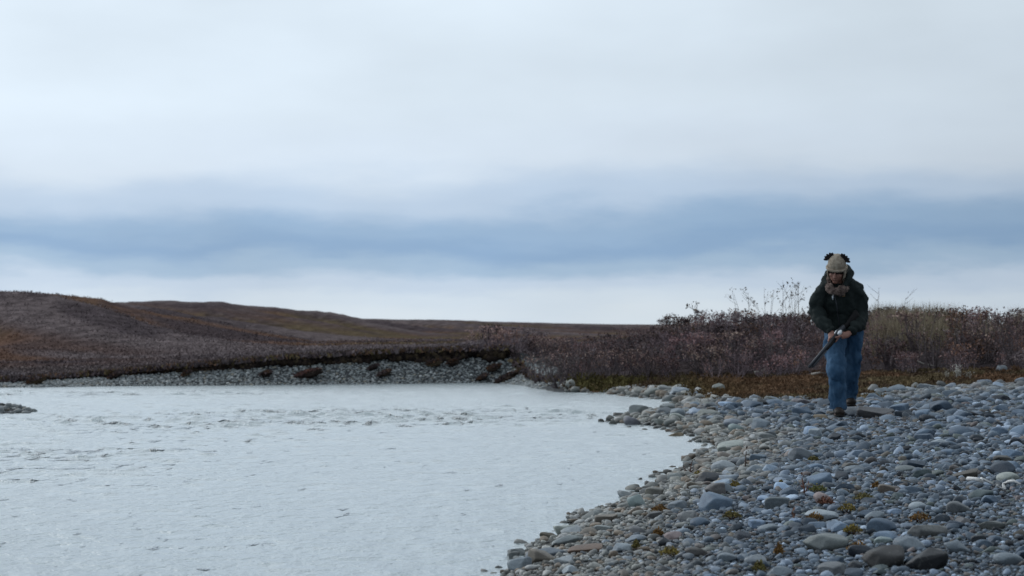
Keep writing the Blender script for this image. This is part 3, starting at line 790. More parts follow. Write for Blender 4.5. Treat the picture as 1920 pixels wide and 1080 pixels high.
# heath over tundra and hills: low tussocks
def heath_bag(n, gen, r, leaves, size, tri=True, pal=None):
    x, y = gen(n, r); s = shore_s(x, y); wf, tm, tg = zones(x, y, s); z = height(x, y)
    return x, y, z, s, wf, tm, tg
r = np.random.default_rng(21)
heath = Bag()
HP = np.array([(0.13, 0.105, 0.112), (0.115, 0.087, 0.09), (0.15, 0.09, 0.06), (0.085, 0.067, 0.073), (0.135, 0.105, 0.055), (0.155, 0.128, 0.133)])
def tuft_field(n, x, y, z, rad, hgt, k, sz, colr, r, up=(1.0, 0.5)):
    """k leaf quads in each low dome; one colour per tuft"""
    m = len(x)
    th = r.uniform(0, 2 * np.pi, (m, k)); q = np.sqrt(r.random((m, k)))
    P = np.stack([x[:, None] + np.cos(th) * q * rad[:, None], y[:, None] + np.sin(th) * q * rad[:, None], z[:, None] + hgt[:, None] * (1 - q ** 2) * r.uniform(0.3, 1.0, (m, k))], -1).reshape(-1, 3)
    a = r.normal(size=(m * k, 3)); a[:, 2] = np.abs(a[:, 2]) * up[0] + up[1]; a /= np.linalg.norm(a, axis=1)[:, None]
    b_ = np.cross(a, r.normal(size=(m * k, 3))); b_ /= np.linalg.norm(b_, axis=1)[:, None] + 1e-9
    s_ = np.repeat(sz, k)[:, None] * r.uniform(0.6, 1.3, (m * k, 1))
    V = np.stack([P - b_ * s_ * 0.4, P + b_ * s_ * 0.4, P + a * s_], 1).reshape(-1, 3)
    T = np.arange(3 * m * k).reshape(-1, 3)
    c = np.repeat(np.repeat(colr, k, axis=0) * r.uniform(0.75, 1.25, (m * k, 1)), 3, axis=0)
    return V, T, c
nh = 62000
u = r.uniform(-0.34, 0.30, nh); d = 39 * (340 / 39) ** (r.random(nh) ** 1.0)
keep_near = r.random(nh) < sstep(150, 42, d); u, d = u[keep_near], d[keep_near]
x = u * d; y = d; s = shore_s(x, y); wf, tm, tg = zones(x, y, s)
keep = (s > 1.05) & ((wf > 0.5) | (tm > 6.5) | (y > 47)) & ~((x / y > 0.05) & (y < 60))
x, y = x[keep], y[keep]; z = height(x, y)
sc = np.interp(y, [39, 50, 150], [0.6, 0.75, 1.15])
V, T, c = tuft_field(0, x, y, z - 0.02, 0.32 * sc, 0.085 * sc, 7, 0.088 * sc, heath_color(x, y) * 1.3 * r.uniform(0.9, 1.14, (len(x), 1)), r, up=(0.45, 0.12))
heath.put(V, T, None, c)
add('heath', heath.mesh('heath', (M_HEATH,), smooth=False), kind='stuff', label='low purple-brown heath covering the plain and hills beyond the river', cat='heath')

# peat edge hanging over the far bank
r = np.random.default_rng(22)
peat = Bag(); fringe = Bag()
xr = np.linspace(-11.5, 1.0, 250)
ybank = []
yy = np.arange(34.8, 43.5, 0.04)
for xv in xr:
    s = shore_s(np.full_like(yy, xv), yy)
    land = np.nonzero(s > 0)[0]
    ybank.append(yy[land[0]] if len(land) else np.nan)
ybank = np.array(ybank)
PE = np.array([(0.030, 0.022, 0.019), (0.045, 0.033, 0.026), (0.022, 0.017, 0.016), (0.06, 0.045, 0.03)])
def rim_at(xv):
    yb = float(np.interp(xv, xr, ybank)); s = np.arange(0, 2.2, 0.03)
    zz = height(np.full_like(s, xv), yb + s); g = np.gradient(zz); top = float(top_of_bank(np.array([xv / 39 * 39]))[0])
    j = np.argmax(zz > 0.8 * zz.max()); return yb, yb + s[j], float(zz[j]), float(zz.max())
RX = np.linspace(-11.4, 1.0, 250); RT = np.array([rim_at(v) for v in RX])
rim_fast = lambda xv: [float(np.interp(xv, RX, RT[:, k])) for k in range(4)]
for i in range(1700):
    xv = r.uniform(-11.2, 0.9); yb, yr_, zr, zm = rim_fast(xv)
    if zm < 0.05: continue
    hang = max(0.0, float(-0.55 + 2.6 * fbm(np.array([xv * 2.3]), np.array([0.5]), oct=3, seed=55)[0])) * zm * 0.27
    q = r.random()
    rr = r.uniform(0.035, 0.075) * (0.45 + zm)
    Rm = np.array(Matrix.Rotation(r.uniform(0, 6.28), 3, 'Z') @ Matrix.Rotation(r.normal(0, 0.5), 3, 'X'))
    Vv = V1 * (1 + 0.35 * (r.random((len(V1), 1)) - 0.5))
    peat.put((Vv * (rr * 1.5, rr, rr * 1.1)) @ Rm.T + (xv, yr_ - 0.06 - hang * 0.7 * q, zm - 0.03 - hang * q), tris=F1, col=PE[r.integers(4)] * r.uniform(0.7, 1.3))
add('peat_edge', peat.mesh('peat_edge', (M_PEAT,)), bank, kind='stuff')
xf = r.uniform(-11.2, 1.0, 2600); rimf = np.stack([np.interp(xf, RX, RT[:, k]) for k in range(4)], 1)
ok = rimf[:, 3] > 0.05
V, T, c = tuft_field(0, xf[ok], rimf[ok, 1] + r.uniform(-0.16, 0.5, ok.sum()), rimf[ok, 3] - 0.02, np.full(ok.sum(), 0.13), np.full(ok.sum(), 0.07), 9, np.full(ok.sum(), 0.08),
                     HP[r.integers(0, 6, ok.sum())] * r.uniform(0.75, 1.45, (ok.sum(), 1)), r)
fringe.put(V, T, None, c)
add('heath_fringe', fringe.mesh('heath_fringe', (M_HEATH,), smooth=False), bank, kind='stuff')

# sods that slid down the far bank: pixel x, y, width, height
SODS = [(575, 701, 62, 22, 'long reddish sod slumped on the far bank, largest of the fallen ones'), (720, 702, 28, 10, 'small dark sod lying low on the far bank stones'),
        (905, 709, 22, 11, 'black sod at the waterline near the river bend'), (812, 681, 34, 18, 'brown sod hanging just below the bank edge'), (850, 680, 22, 16, 'small sod right beside the brown hanging one'),
        (950, 708, 46, 20, 'dark turf tongue reaching the water beside the bend shrubs'), (500, 702, 18, 14, 'round dark sod left of the long reddish one'), (65, 716, 46, 17, 'dark turf block at the water edge, far left of the bank'),
        (215, 706, 26, 12, 'thin dark sod below the low left part of the bank'), (925, 690, 30, 16, 'turf lump under the bank edge near the bend'), (700, 690, 16, 8, 'tiny dark sod high on the bank middle'), (350, 703, 14, 8, 'tiny dark sod on the stones of the left bank')]
for i, (px, py, w, hgt, lab) in enumerate(SODS):
    x, y, z = ray_hit(px, py + hgt * 0.3)
    rr = np.random.default_rng(700 + i)
    hw = w / 2 * y / F_PX; hh = hgt / 2 * y / F_PX
    Vv = V3 * (1 + 1.1 * (fbm(V3[:, 0] * 2.6 + i * 3, V3[:, 1] * 2.6, V3[:, 2] * 2.6, oct=4, seed=i) - 0.5))[:, None]
    b1 = Bag(); b1.put(Vv * (hw * 1.0, 0.16, hh * 0.62), tris=F3, col=PE[i % 4] * 1.5)
    e = add('sod_clump', None, loc=(x, y, z + hh * 0.35), label=lab, cat='sod', group='sods slumped on the far bank')
    e.rotation_euler = (0, -0.30 - 0.1 * (i % 3), 0)
    add('peat', b1.mesh('peat', (M_PEAT,)), e)
    m = 46; th = rr.uniform(0, 6.28, m); q = np.sqrt(rr.random(m))
    V, T, c = tuft_field(0, np.cos(th) * q * hw * 0.85, np.sin(th) * q * 0.14 - 0.03, hh * 0.45 * np.sqrt(1 - 0.8 * q * q), np.full(m, 0.07), np.full(m, 0.03), 8, np.full(m, 0.055),
                         HP[rr.integers(0, 4, m)] * (np.array([[1.1, 0.8, 0.7]]) if i == 0 else np.array([[0.8, 0.75, 0.7]])), rr)
    b2 = Bag(); b2.put(V, T, None, c)
    add('turf', b2.mesh('turf', (M_HEATH,), smooth=False), e)

# moss cushions and dead leaves on the strip between gravel and scrub
r = np.random.default_rng(23)
x = r.uniform(0.5, 14, 14000); y = r.uniform(22, 37, 14000); s = shore_s(x, y); wf, tm, tg = zones(x, y, s)
keep = (tg > -0.05) & (tm < 0.9) & (s > 0.02) & (np.abs(x / y) < 0.33) & (wf < 0.75)
x, y = x[keep][:4200], y[keep][:4200]; z = height(x, y)
ol = sstep(4.2, 1.8, x) * sstep(26, 31, y)
n1 = fbm(x * 1.1, y * 0.7, oct=3, seed=95)
MC = np.array([(0.105, 0.09, 0.036), (0.165, 0.100, 0.060), (0.105, 0.073, 0.048), (0.16, 0.122, 0.07)])
cc = ol[:, None] * np.where(n1[:, None] > 0.42, MC[0], MC[2] * 0.9) + (1 - ol[:, None]) * np.where(n1[:, None] > 0.5, MC[1], np.where(n1[:, None] > 0.4, MC[2], MC[3]))
hb = 0.05 + 0.09 * ol
V, T, c = tuft_field(0, x, y, z - 0.01, np.full(len(x), 0.10), hb, 14, np.full(len(x), 0.045), cc * r.uniform(0.7, 1.3, (len(x), 1)), r)
mb = Bag(); mb.put(V, T, None, c)
add('moss_carpet', mb.mesh('moss_carpet', (M_HEATH,), smooth=False), moss_ground, kind='stuff')

# pale grass on the mound crest
r = np.random.default_rng(24)
gb = Bag()
def grass_tuft(bg, x, y, z, h, n, col, r, lean=0.35, w=0.004):
    for k in range(n):
        a = r.uniform(0, 6.28); l = h * r.uniform(0.6, 1.1); d_ = r.uniform(0.05, lean)
        p0 = np.array([x + r.normal(0, 0.02), y + r.normal(0, 0.02), z]); p1 = p0 + (math.cos(a) * d_ * l * 0.4, math.sin(a) * d_ * l * 0.4, l * 0.6); p2 = p0 + (math.cos(a) * d_ * l, math.sin(a) * d_ * l, l * 0.95)
        sx = np.array([math.sin(a + 1.0), math.cos(a + 1.0), 0]) * w
        bg.put(np.array([p0 - sx, p0 + sx, p1 + sx * .8, p1 - sx * .8, p2]), [(3, 2, 4)], [(0, 1, 2, 3)], np.array(col) * r.uniform(0.7, 1.3))
n = 0
for i in range(900):
    px = r.uniform(1632, 1800) if r.random() < 0.75 else r.uniform(1560, 1990); d = r.uniform(36, 41)
    x = (px - CX) / F_PX * d; z = float(height(np.array([x]), np.array([d]))[0])
    grass_tuft(gb, x, d, z, r.uniform(0.42, 0.72) * (1 if 1635 < px < 1790 else 0.9), 9, (0.30, 0.25, 0.175), r)
add('grass', gb.mesh('grass', (M_LEAF,), smooth=False), kind='stuff', label='pale dry grass along the crest of the mound behind the person', cat='grass')

# white dried weeds at the gravel edge
def weed(px, py, hpx, n, col, label, seed, lean=0.5, name='dried_weed', cat='weed', group=None, w=0.006):
    x, y, z = ray_hit(px, py); r = np.random.default_rng(seed); bg = Bag(); h = hpx * y / F_PX
    grass_tuft(bg, 0, 0, -0.01, h, n, col, r, lean, w)
    for k in range(n):
        P = np.array([[r.normal(0, 0.03), r.normal(0, 0.03), h * r.uniform(0.5, 1.0)] for _ in range(2)]); V, Q = leaf_quads(P, 0.03, r); bg.put(V, None, Q, np.array(col) * 1.1)
    return add(name, bg.mesh(name, (M_LEAF,), smooth=False), loc=(x, y, z), label=label, cat=cat, group=group)
WG = 'white dried weeds at the gravel edge'
weed(1795, 710, 26, 26, (0.50, 0.49, 0.45), 'tallest clump of white dried weeds at the gravel edge', 61, group=WG)
weed(1775, 711, 16, 18, (0.33, 0.31, 0.27), 'low clump of white dried weeds just left of the tallest', 62, group=WG)
weed(1815, 711, 14, 14, (0.33, 0.31, 0.27), 'small clump of white dried weeds just right of the tallest', 63, group=WG)

# dead branches and driftwood: pixel polylines laid on the ground
M_WOOD, t, b = mat('driftwood')
nlink(t, ramp_node(t, noise_node(t, 40, 4, 0.6, 'World', (1, 1, 4)), [(0.3, (0.30, 0.27, 0.24)), (0.7, (0.52, 0.50, 0.46))]), b.inputs['Base Color']); b.inputs['Roughness'].default_value = 0.8
M_BONE, t, b = mat('bleached_wood')
nlink(t, ramp_node(t, noise_node(t, 30, 4, 0.6, 'World'), [(0.3, (0.55, 0.55, 0.54)), (0.7, (0.80, 0.80, 0.79))]), b.inputs['Base Color']); b.inputs['Roughness'].default_value = 0.7
def branch(name, strokes, label, cat, m, group=None, lift=0.03, ref=None):
    """strokes: list of ([(px,py)...], radius in m, rise in m) ; first point of the first stroke is the foot"""
    px, py = ref or strokes[0][0][0]
    x0, y0, z0 = ray_hit(px, py); bg = Bag()
    for pts, rad, rise in strokes:
        P = []
        for k, (a, b_) in enumerate(pts):
            P.append([(a - px) / F_PX * y0, 0.05 * math.sin(k * 2.1 + a), (py - b_) / F_PX * y0 + lift])
        P = np.array(P); R = np.linspace(rad, rad * 0.55, len(P))
        V, T, Q = tube(P, R, 6); bg.put(V, T, Q, (0.5, 0.5, 0.5))
    return add(name, bg.mesh(name, (m,)), loc=(x0, y0, z0), label=label, cat=cat, group=group)
branch('driftwood', [([(1817, 909), (1826, 908), (1835, 911), (1842, 909), (1853, 914), (1864, 919)], 0.011, 0)], 'bleached white driftwood stick lying on gravel near the right edge', 'stick', M_BONE, ref=(1840, 925))
branch('driftwood', [([(1878, 926), (1884, 921), (1890, 914), (1897, 912), (1907, 918)], 0.010, 0), ([(1864, 920), (1872, 926), (1879, 926)], 0.006, 0)], 'second bleached driftwood stick, the hooked one nearer the right edge', 'stick', M_BONE, ref=(1885, 930))
branch('dead_branch', [([(1700, 672), (1715, 678), (1730, 685), (1752, 690)], 0.018, 0), ([(1676, 676), (1705, 676), (1722, 682)], 0.012, 0), ([(1715, 678), (1722, 671), (1730, 668)], 0.007, 0)], 'grey fallen dead branch at the foot of the right-hand thicket', 'branch', M_WOOD, ref=(1715, 692))
branch('dead_branch', [([(1660, 668), (1664, 658), (1670, 646)], 0.012, 0)], 'pale dead stick leaning out of the scrub beside the jeans', 'branch', M_WOOD, ref=(1660, 690))
branch('dead_branch', [([(1415, 702), (1428, 699), (1442, 703)], 0.02, 0), ([(1424, 700), (1436, 694)], 0.012, 0)], 'forked grey log on the moss left of the gun muzzle', 'log', M_WOOD, ref=(1428, 705))
branch('dead_branch', [([(1522, 705), (1535, 702), (1548, 703)], 0.022, 0)], 'short grey log on brown moss just left of the jeans', 'log', M_WOOD, ref=(1535, 708))

# low plants and stems growing between the cobbles
YEL, ORA, GRE, RED, OLI = ((0.34, 0.26, 0.06), (0.26, 0.19, 0.06)), ((0.34, 0.17, 0.05), (0.27, 0.15, 0.06)), ((0.19, 0.22, 0.07), (0.25, 0.23, 0.07)), ((0.26, 0.09, 0.07), (0.20, 0.09, 0.07)), ((0.21, 0.19, 0.07), (0.27, 0.21, 0.07))
PLG = 'low autumn plants among the cobbles'
PLANTS = [(1310, 893, 24, YEL, 'yellow plant beside the dark stone near the water'), (1377, 914, 24, YEL, 'yellowing plant right of the flat grey stone near the water'), (1236, 960, 30, ORA, 'orange plant between pale stones at the shore'),
          (1371, 972, 32, OLI, 'olive-yellow moss patch in mid gravel below the shore stones'), (1255, 1042, 38, YEL, 'yellow-green moss patch low in front, left of a dark brown stone'), (1192, 1030, 14, OLI, 'tiny green sprig beside a light cobble in the front left gravel'),
          (1233, 1007, 20, ORA, 'rusty tuft beside the pink and the black stone'), (1524, 864, 20, OLI, 'small olive tuft below the person'), (1532, 922, 34, GRE, 'green plant above the pinkish stone'), (1587, 959, 34, YEL, 'golden plant right of the big pale stone'),
          (1597, 1001, 36, YEL, 'golden plant at the upper right of the largest grey boulder'), (1607, 1035, 38, ORA, 'orange-gold plant between the grey boulder and dark brown boulder'), (1723, 977, 44, ORA, 'spreading orange plant behind the long brown-grey cobble'),
          (1547, 946, 32, RED, 'dark red plant on the pinkish stone'), (1641, 916, 14, ORA, 'small rust tuft left of the brown stone'), (1459, 1040, 16, ORA, 'small upright orange tuft in the front gravel'), (1527, 977, 34, ORA, 'brown-orange plant under the big pale stone'),
          (1464, 914, 14, YEL, 'tiny yellow tuft left of mid gravel'), (1618, 938, 40, OLI, 'sparse olive plant up right of the red one'), (1422, 1074, 26, OLI, 'olive tuft cut by the bottom edge of the picture')]
for i, (px, py, w, cols_, lab) in enumerate(PLANTS):
    x, y, z = ray_hit(px, py + 4); rr = np.random.default_rng(800 + i); W = w / 2 * y / F_PX
    m = 260; th = rr.uniform(0, 6.28, m); q = np.sqrt(rr.random(m))
    P = np.stack([np.cos(th) * q * W, np.sin(th) * q * W * 0.8, 0.016 + (0.008 + 0.026 * rr.random(m)) * (1.2 - q)], -1)
    lf = Bag(); V, Q = leaf_quads(P, 0.011, rr, 0.75, 0.9)
    lf.put(V, None, Q, np.repeat((np.array(cols_)[rr.integers(2, size=m)] * 0.72 + np.array([0.03, 0.03, 0.015])) * rr.uniform(0.6, 1.3, (m, 1)), 4, axis=0))
    st = Bag()
    for k in range(10):
        p = P[k * 24]; V, T, Q = tube(np.array([[0, 0, 0], p * (0.5, 0.5, 0.8), p]), 0.0016, 3); st.put(V, T, Q, (0.10, 0.05, 0.03))
    e = add('low_plant', None, loc=(x, y, z), label=lab, cat='plant', group=PLG)
    add('foliage', lf.mesh('foliage', (M_LEAF,), smooth=False), e); add('stems', st.mesh('stems', (M_TWIG,)), e)
M_STEM = M_TWIG
def stems(px, py, lines, label, col):
    x, y, z = ray_hit(px, py); bg = Bag(); k_ = y / F_PX
    for pts in lines:
        P = np.array([[(a - px) * k_, 0.01 * math.sin(i), (py - b_) * k_] for i, (a, b_) in enumerate(pts)])
        V, T, Q = tube(P, np.linspace(0.006, 0.003, len(P)), 5); bg.put(V, T, Q, col)
        rr = np.random.default_rng(px); V, Q = leaf_quads(np.repeat(P[1:], 3, axis=0) + rr.normal(0, 0.008, (3 * (len(P) - 1), 3)), 0.022, rr); bg.put(V, None, Q, np.array(col) * 1.3)
    return add('bare_stem', bg.mesh('bare_stem', (M_STEM,)), loc=(x, y, z), label=label, cat='plant', group='bare stems on the gravel')
stems(1292, 892, [[(1292, 894), (1294, 880), (1297, 866)], [(1292, 890), (1286, 882), (1281, 876)], [(1293, 886), (1300, 880)]], 'forked bare stem standing at the edge of the water', (0.10, 0.06, 0.05))
stems(1397, 882, [[(1397, 886), (1397, 866), (1399, 846)]], 'thin upright dark stem on gravel right of the dark shore stone', (0.09, 0.065, 0.055))
stems(1508, 932, [[(1508, 934), (1507, 915), (1503, 896)], [(1508, 928), (1514, 912)]], 'reddish bare stem beside the green plant', (0.12, 0.06, 0.045))
stems(1488, 985, [[(1488, 990), (1488, 975), (1487, 962)]], 'short brown stem left of the big pale stone', (0.13, 0.07, 0.05))

# ------------------------------------------------------------------ the person
def loft(bg, pts, rx, ry=None, side=(1, 0, 0), k=18, col=(0.5, 0.5, 0.5)):
    P = np.asarray(pts, float); n = len(P); rx = np.broadcast_to(np.asarray(rx, float), (n,)); ry = rx if ry is None else np.broadcast_to(np.asarray(ry, float), (n,))
    T = np.gradient(P, axis=0); T /= np.linalg.norm(T, axis=1)[:, None]
    A = np.asarray(side, float)[None] - T * (T @ np.asarray(side, float))[:, None]; A /= np.linalg.norm(A, axis=1)[:, None] + 1e-9
    B = np.cross(T, A); th = np.arange(k) / k * 2 * np.pi
    V = (P[:, None] + (rx[:, None] * np.cos(th))[..., None] * A[:, None] + (ry[:, None] * np.sin(th))[..., None] * B[:, None]).reshape(-1, 3)
    Q = [(i * k + j, i * k + (j + 1) % k, (i + 1) * k + (j + 1) % k, (i + 1) * k + j) for i in range(n - 1) for j in range(k)]
    m = len(V); V = np.vstack([V, P[0], P[-1]])
    Tt = [(m, (j + 1) % k, j) for j in range(k)] + [(m + 1, (n - 1) * k + j, (n - 1) * k + (j + 1) % k) for j in range(k)]
    bg.put(V, np.array(Tt), np.array(Q), col)

def ball(bg, c, r, M3=None, col=(0.5, 0.5, 0.5)):
    V = V4 * np.asarray(r, float)
    if M3 is not None: V = V @ np.asarray(M3).T
    bg.put(V + np.asarray(c, float), F4, None, col)

def fused(name, bg, voxel, smooth, m, fold=0.0, fscale=(9, 9, 16), seed=0, deci=1.0):
    """Union of closed shells as one continuous surface, with cloth folds."""
    V, T, Q, c = bg.arrays()
    me = mesh_from(name, V, [T, Q]); ob = bpy.data.objects.new(name, me); C.objects.link(ob)
    rm = ob.modifiers.new('r', 'REMESH'); rm.mode = 'VOXEL'; rm.voxel_size = voxel
    sm = ob.modifiers.new('s', 'SMOOTH'); sm.iterations = smooth; sm.factor = 0.5
    if deci < 1: dm = ob.modifiers.new('d', 'DECIMATE'); dm.ratio = deci
    dg = bpy.context.evaluated_depsgraph_get(); dg.update()
    new = bpy.data.meshes.new_from_object(ob.evaluated_get(dg)); new.name = name
    bpy.data.objects.remove(ob); bpy.data.meshes.remove(me)
    n = len(new.vertices)
    if fold:
        co = np.empty(n * 3, np.float32); new.vertices.foreach_get('co', co); co = co.reshape(-1, 3).astype(float)
        no = np.empty(n * 3, np.float32); new.vertices.foreach_get('normal', no); no = no.reshape(-1, 3)
        f = np.abs(fbm(co[:, 0] * fscale[0], co[:, 1] * fscale[1], (co[:, 2] + 0.5 * co[:, 0]) * fscale[2], oct=3, seed=seed) - 0.5) * 2
        co = co + no * (fold * (f - 0.3))[:, None]
        new.vertices.foreach_set('co', co.astype(np.float32).ravel())
    new.polygons.foreach_set('use_smooth', np.ones(len(new.polygons), bool))
    new.materials.clear(); new.materials.append(m); new.update()
    return new

def cloth_mat(name, c0, c1, scale=12, rough=0.85, weave=350, stretch=None):
    m, t, b = mat(name)
    nlink(t, ramp_node(t, noise_node(t, scale, 4, 0.6, 'Object', stretch), [(0.35, c0), (0.68, c1)]), b.inputs['Base Color'])
    b.inputs['Roughness'].default_value = rough; b.inputs['Specular IOR Level'].default_value = 0.2
    bump_to(t, b, noise_node(t, weave, 2, 0.5, 'Object'), 0.3, 0.002)
    return m
M_SKIN, t, b = mat('skin'); b.inputs['Roughness'].default_value = 0.55
nlink(t, ramp_node(t, noise_node(t, 25, 3), [(0.3, (0.25, 0.115, 0.085)), (0.7, (0.31, 0.16, 0.125))]), b.inputs['Base Color'])  # skin colour lowered to carry the shadow on the hands
M_JACKET = cloth_mat('jacket_cloth', (0.010, 0.015, 0.015), (0.022, 0.030, 0.030), 9)
M_JEANS = cloth_mat('denim', (0.018, 0.058, 0.120), (0.078, 0.155, 0.26), 7, stretch=(1, 1, 0.5))
M_BOOT = cloth_mat('boot_leather', (0.014, 0.011, 0.010), (0.035, 0.027, 0.022), 20, 0.6)
M_SOLE = cloth_mat('boot_sole', (0.015, 0.013, 0.012), (0.03, 0.026, 0.024), 20, 0.8)
M_KNIT = cloth_mat('knit', (0.25, 0.205, 0.16), (0.42, 0.36, 0.29), 34, 0.95, 220)
M_PLUSH = cloth_mat('dark_plush', (0.014, 0.012, 0.014), (0.03, 0.025, 0.027), 40, 0.95)
M_SCARF = cloth_mat('scarf_wool', (0.035, 0.024, 0.022), (0.22, 0.165, 0.145), 30, 0.95)
M_HAIR = cloth_mat('dark_hair', (0.012, 0.009, 0.008), (0.03, 0.022, 0.018), 60, 0.5)
M_PATCH = cloth_mat('tan_patch', (0.22, 0.13, 0.06), (0.30, 0.19, 0.10), 60, 0.7)
M_STEEL, t, b = mat('gun_steel'); b.inputs['Base Color'].default_value = (0.045, 0.05, 0.06, 1); b.inputs['Metallic'].default_value = 0.5; b.inputs['Roughness'].default_value = 0.42
M_BRIGHT, t, b = mat('bright_steel'); b.inputs['Base Color'].default_value = (0.82, 0.85, 0.88, 1); b.inputs['Metallic'].default_value = 0.7; b.inputs['Roughness'].default_value = 0.35
M_STOCK = cloth_mat('gun_stock', (0.008, 0.008, 0.009), (0.016, 0.015, 0.015), 12, 0.7)
M_EYE, t, b = mat('eye'); b.inputs['Base Color'].default_value = (0.03, 0.02, 0.015, 1); b.inputs['Roughness'].default_value = 0.2

A = np.array
LEG_F = [(0.02, 0.19, 0.86), (-0.014, 0.07, 0.66), (-0.012, -0.03, 0.43), (-0.002, 0.0, 0.26), (0.006, 0.03, 0.075)]
LEG_R = [(0.185, 0.27, 0.87), (0.178, 0.28, 0.66), (0.174, 0.29, 0.46), (0.182, 0.38, 0.31), (0.195, 0.47, 0.165)]
SPINE = [(0.10, 0.22, 0.86), (0.095, 0.20, 0.95), (0.07, 0.16, 1.08), (0.045, 0.11, 1.20), (0.03, 0.07, 1.30), (0.012, 0.02, 1.375)]
ARM_L = [(-0.12, 0.07, 1.27), (-0.195, 0.05, 1.16), (-0.212, 0.03, 1.06), (-0.165, -0.06, 0.95), (-0.088, -0.165, 0.858)]
ARM_R = [(0.18, 0.08, 1.29), (0.245, 0.09, 1.15), (0.25, 0.07, 1.00), (0.19, -0.07, 0.915), (0.115, -0.16, 0.855)]
HEAD_C = A((-0.022, -0.090, 1.462))
HEAD_M = np.array(Matrix.Rotation(-0.30, 3, 'Z') @ Matrix.Rotation(0.10, 3, 'Y') @ Matrix.Rotation(0.44, 3, 'X'))
hp = lambda *p: HEAD_C + HEAD_M @ A(p)
MUZ, REC = A((-0.360, -0.52, 0.490)), A((-0.04, -0.24, 0.82))
GX = (MUZ - REC) / np.linalg.norm(MUZ - REC)
GUP = A((0, 0, 1.0)) - GX * GX[2]; GUP /= np.linalg.norm(GUP); GS = np.cross(GX, GUP)
gp = lambda along, up=0.0, side=0.0: REC + GX * along + GUP * up + GS * side

person_root_loc = (FX, FY, FZ)
body = Bag()
loft(body, LEG_F[:1] + LEG_F[1:], A([.09, .08, .06, .055, .04]))
loft(body, LEG_R, A([.09, .085, .06, .055, .04]))
loft(body, SPINE, A([.15, .15, .15, .15, .13, .06]), A([.11, .11, .11, .11, .09, .06]))
loft(body, [A(SPINE[-1]) - (0, 0, .04), (A(SPINE[-1]) + HEAD_C) / 2, hp(0, 0.03, -0.06)], .058)
loft(body, ARM_L, A([.055, .05, .045, .04, .028]), side=(0, 1, 0)); loft(body, ARM_R, A([.055, .05, .045, .04, .028]), side=(0, 1, 0))
loft(body, [A(LEG_F[-1]) + (0, .02, .02), (0.005, 0.02, 0.03), (0.0, -0.12, 0.03)], .035); loft(body, [A(LEG_R[-1]) + (0, .0, .02), (0.2, 0.47, 0.14), (0.19, 0.33, 0.125)], .033)
# head: skull, jaw, cheeks, nose, brows, lips, ears
ball(body, hp(0, 0.015, 0.03), (0.076, 0.094, 0.088), HEAD_M); ball(body, hp(0, -0.022, -0.045), (0.060, 0.066, 0.072), HEAD_M); ball(body, hp(0, -0.055, -0.10), (0.028, 0.026, 0.022), HEAD_M)
for sgn in (-1, 1):
    ball(body, hp(sgn * 0.038, -0.058, -0.028), (0.024, 0.022, 0.022), HEAD_M); ball(body, hp(sgn * 0.03, -0.073, 0.022), (0.024, 0.014, 0.010), HEAD_M)
    ball(body, hp(sgn * 0.077, 0.012, -0.012), (0.010, 0.020, 0.032), HEAD_M)
loft(body, [hp(0, -0.080, 0.015), hp(0, -0.096, -0.012), hp(0, -0.104, -0.032), hp(0, -0.085, -0.04)], A([.008, .011, .016, .012]))
loft(body, [hp(-0.024, -0.074, -0.068), hp(0, -0.086, -0.066), hp(0.024, -0.074, -0.068)], A([.004, .008, .004]), side=(0, 0, 1))
# hands: palm and five fingers closed round the gun
def hand(wrist, along, n_dir, sgn, gr):
    n_dir = n_dir - GX * (n_dir @ GX); n_dir = n_dir / np.linalg.norm(n_dir); bdir = np.cross(GX, n_dir) * sgn
    p = REC + GX * along; palm = p + n_dir * (gr + 0.016)
    loft(body, [wrist, (A(wrist) + palm) / 2 + n_dir * 0.012, palm + n_dir * 0.004, palm - bdir * 0.012], A([.027, .034, .040, .034]), A([.022, .020, .017, .012]), side=GX)
    for i, (off, ln) in enumerate(((0.034, 2.6), (0.012, 2.95), (-0.010, 2.8), (-0.031, 2.3))):
        th = np.linspace(0.1, ln, 6); rad = gr + 0.009
        loft(body, [p + GX * off + n_dir * rad * math.cos(a) + bdir * rad * math.sin(a) for a in th], np.linspace(0.0098, 0.0078, 6), k=10, side=GX)
    th = np.linspace(-0.35, -1.7, 5)
    loft(body, [p + GX * (0.02 + 0.022 * q) + n_dir * (gr + 0.011) * math.cos(a) + bdir * (gr + 0.011) * math.sin(a) for q, a in enumerate(th)], np.linspace(0.0125, 0.0085, 5), k=10, side=GX)
hand(A(ARM_R[-1]) + (-0.02, -0.02, -0.015), -0.035, A((1.0, 0.3, -0.35)), -1, 0.022)
hand(A(ARM_L[-1]) + (0.01, -0.01, -0.008), 0.045, A((-0.25, 1.0, 0.3)), 1, 0.024)
person = add('person', fused('person', body, 0.0055, 3, M_SKIN, deci=0.35), loc=person_root_loc, label='person in dark jacket, blue jeans and antlered knit hat walking bent over the gravel', cat='person')

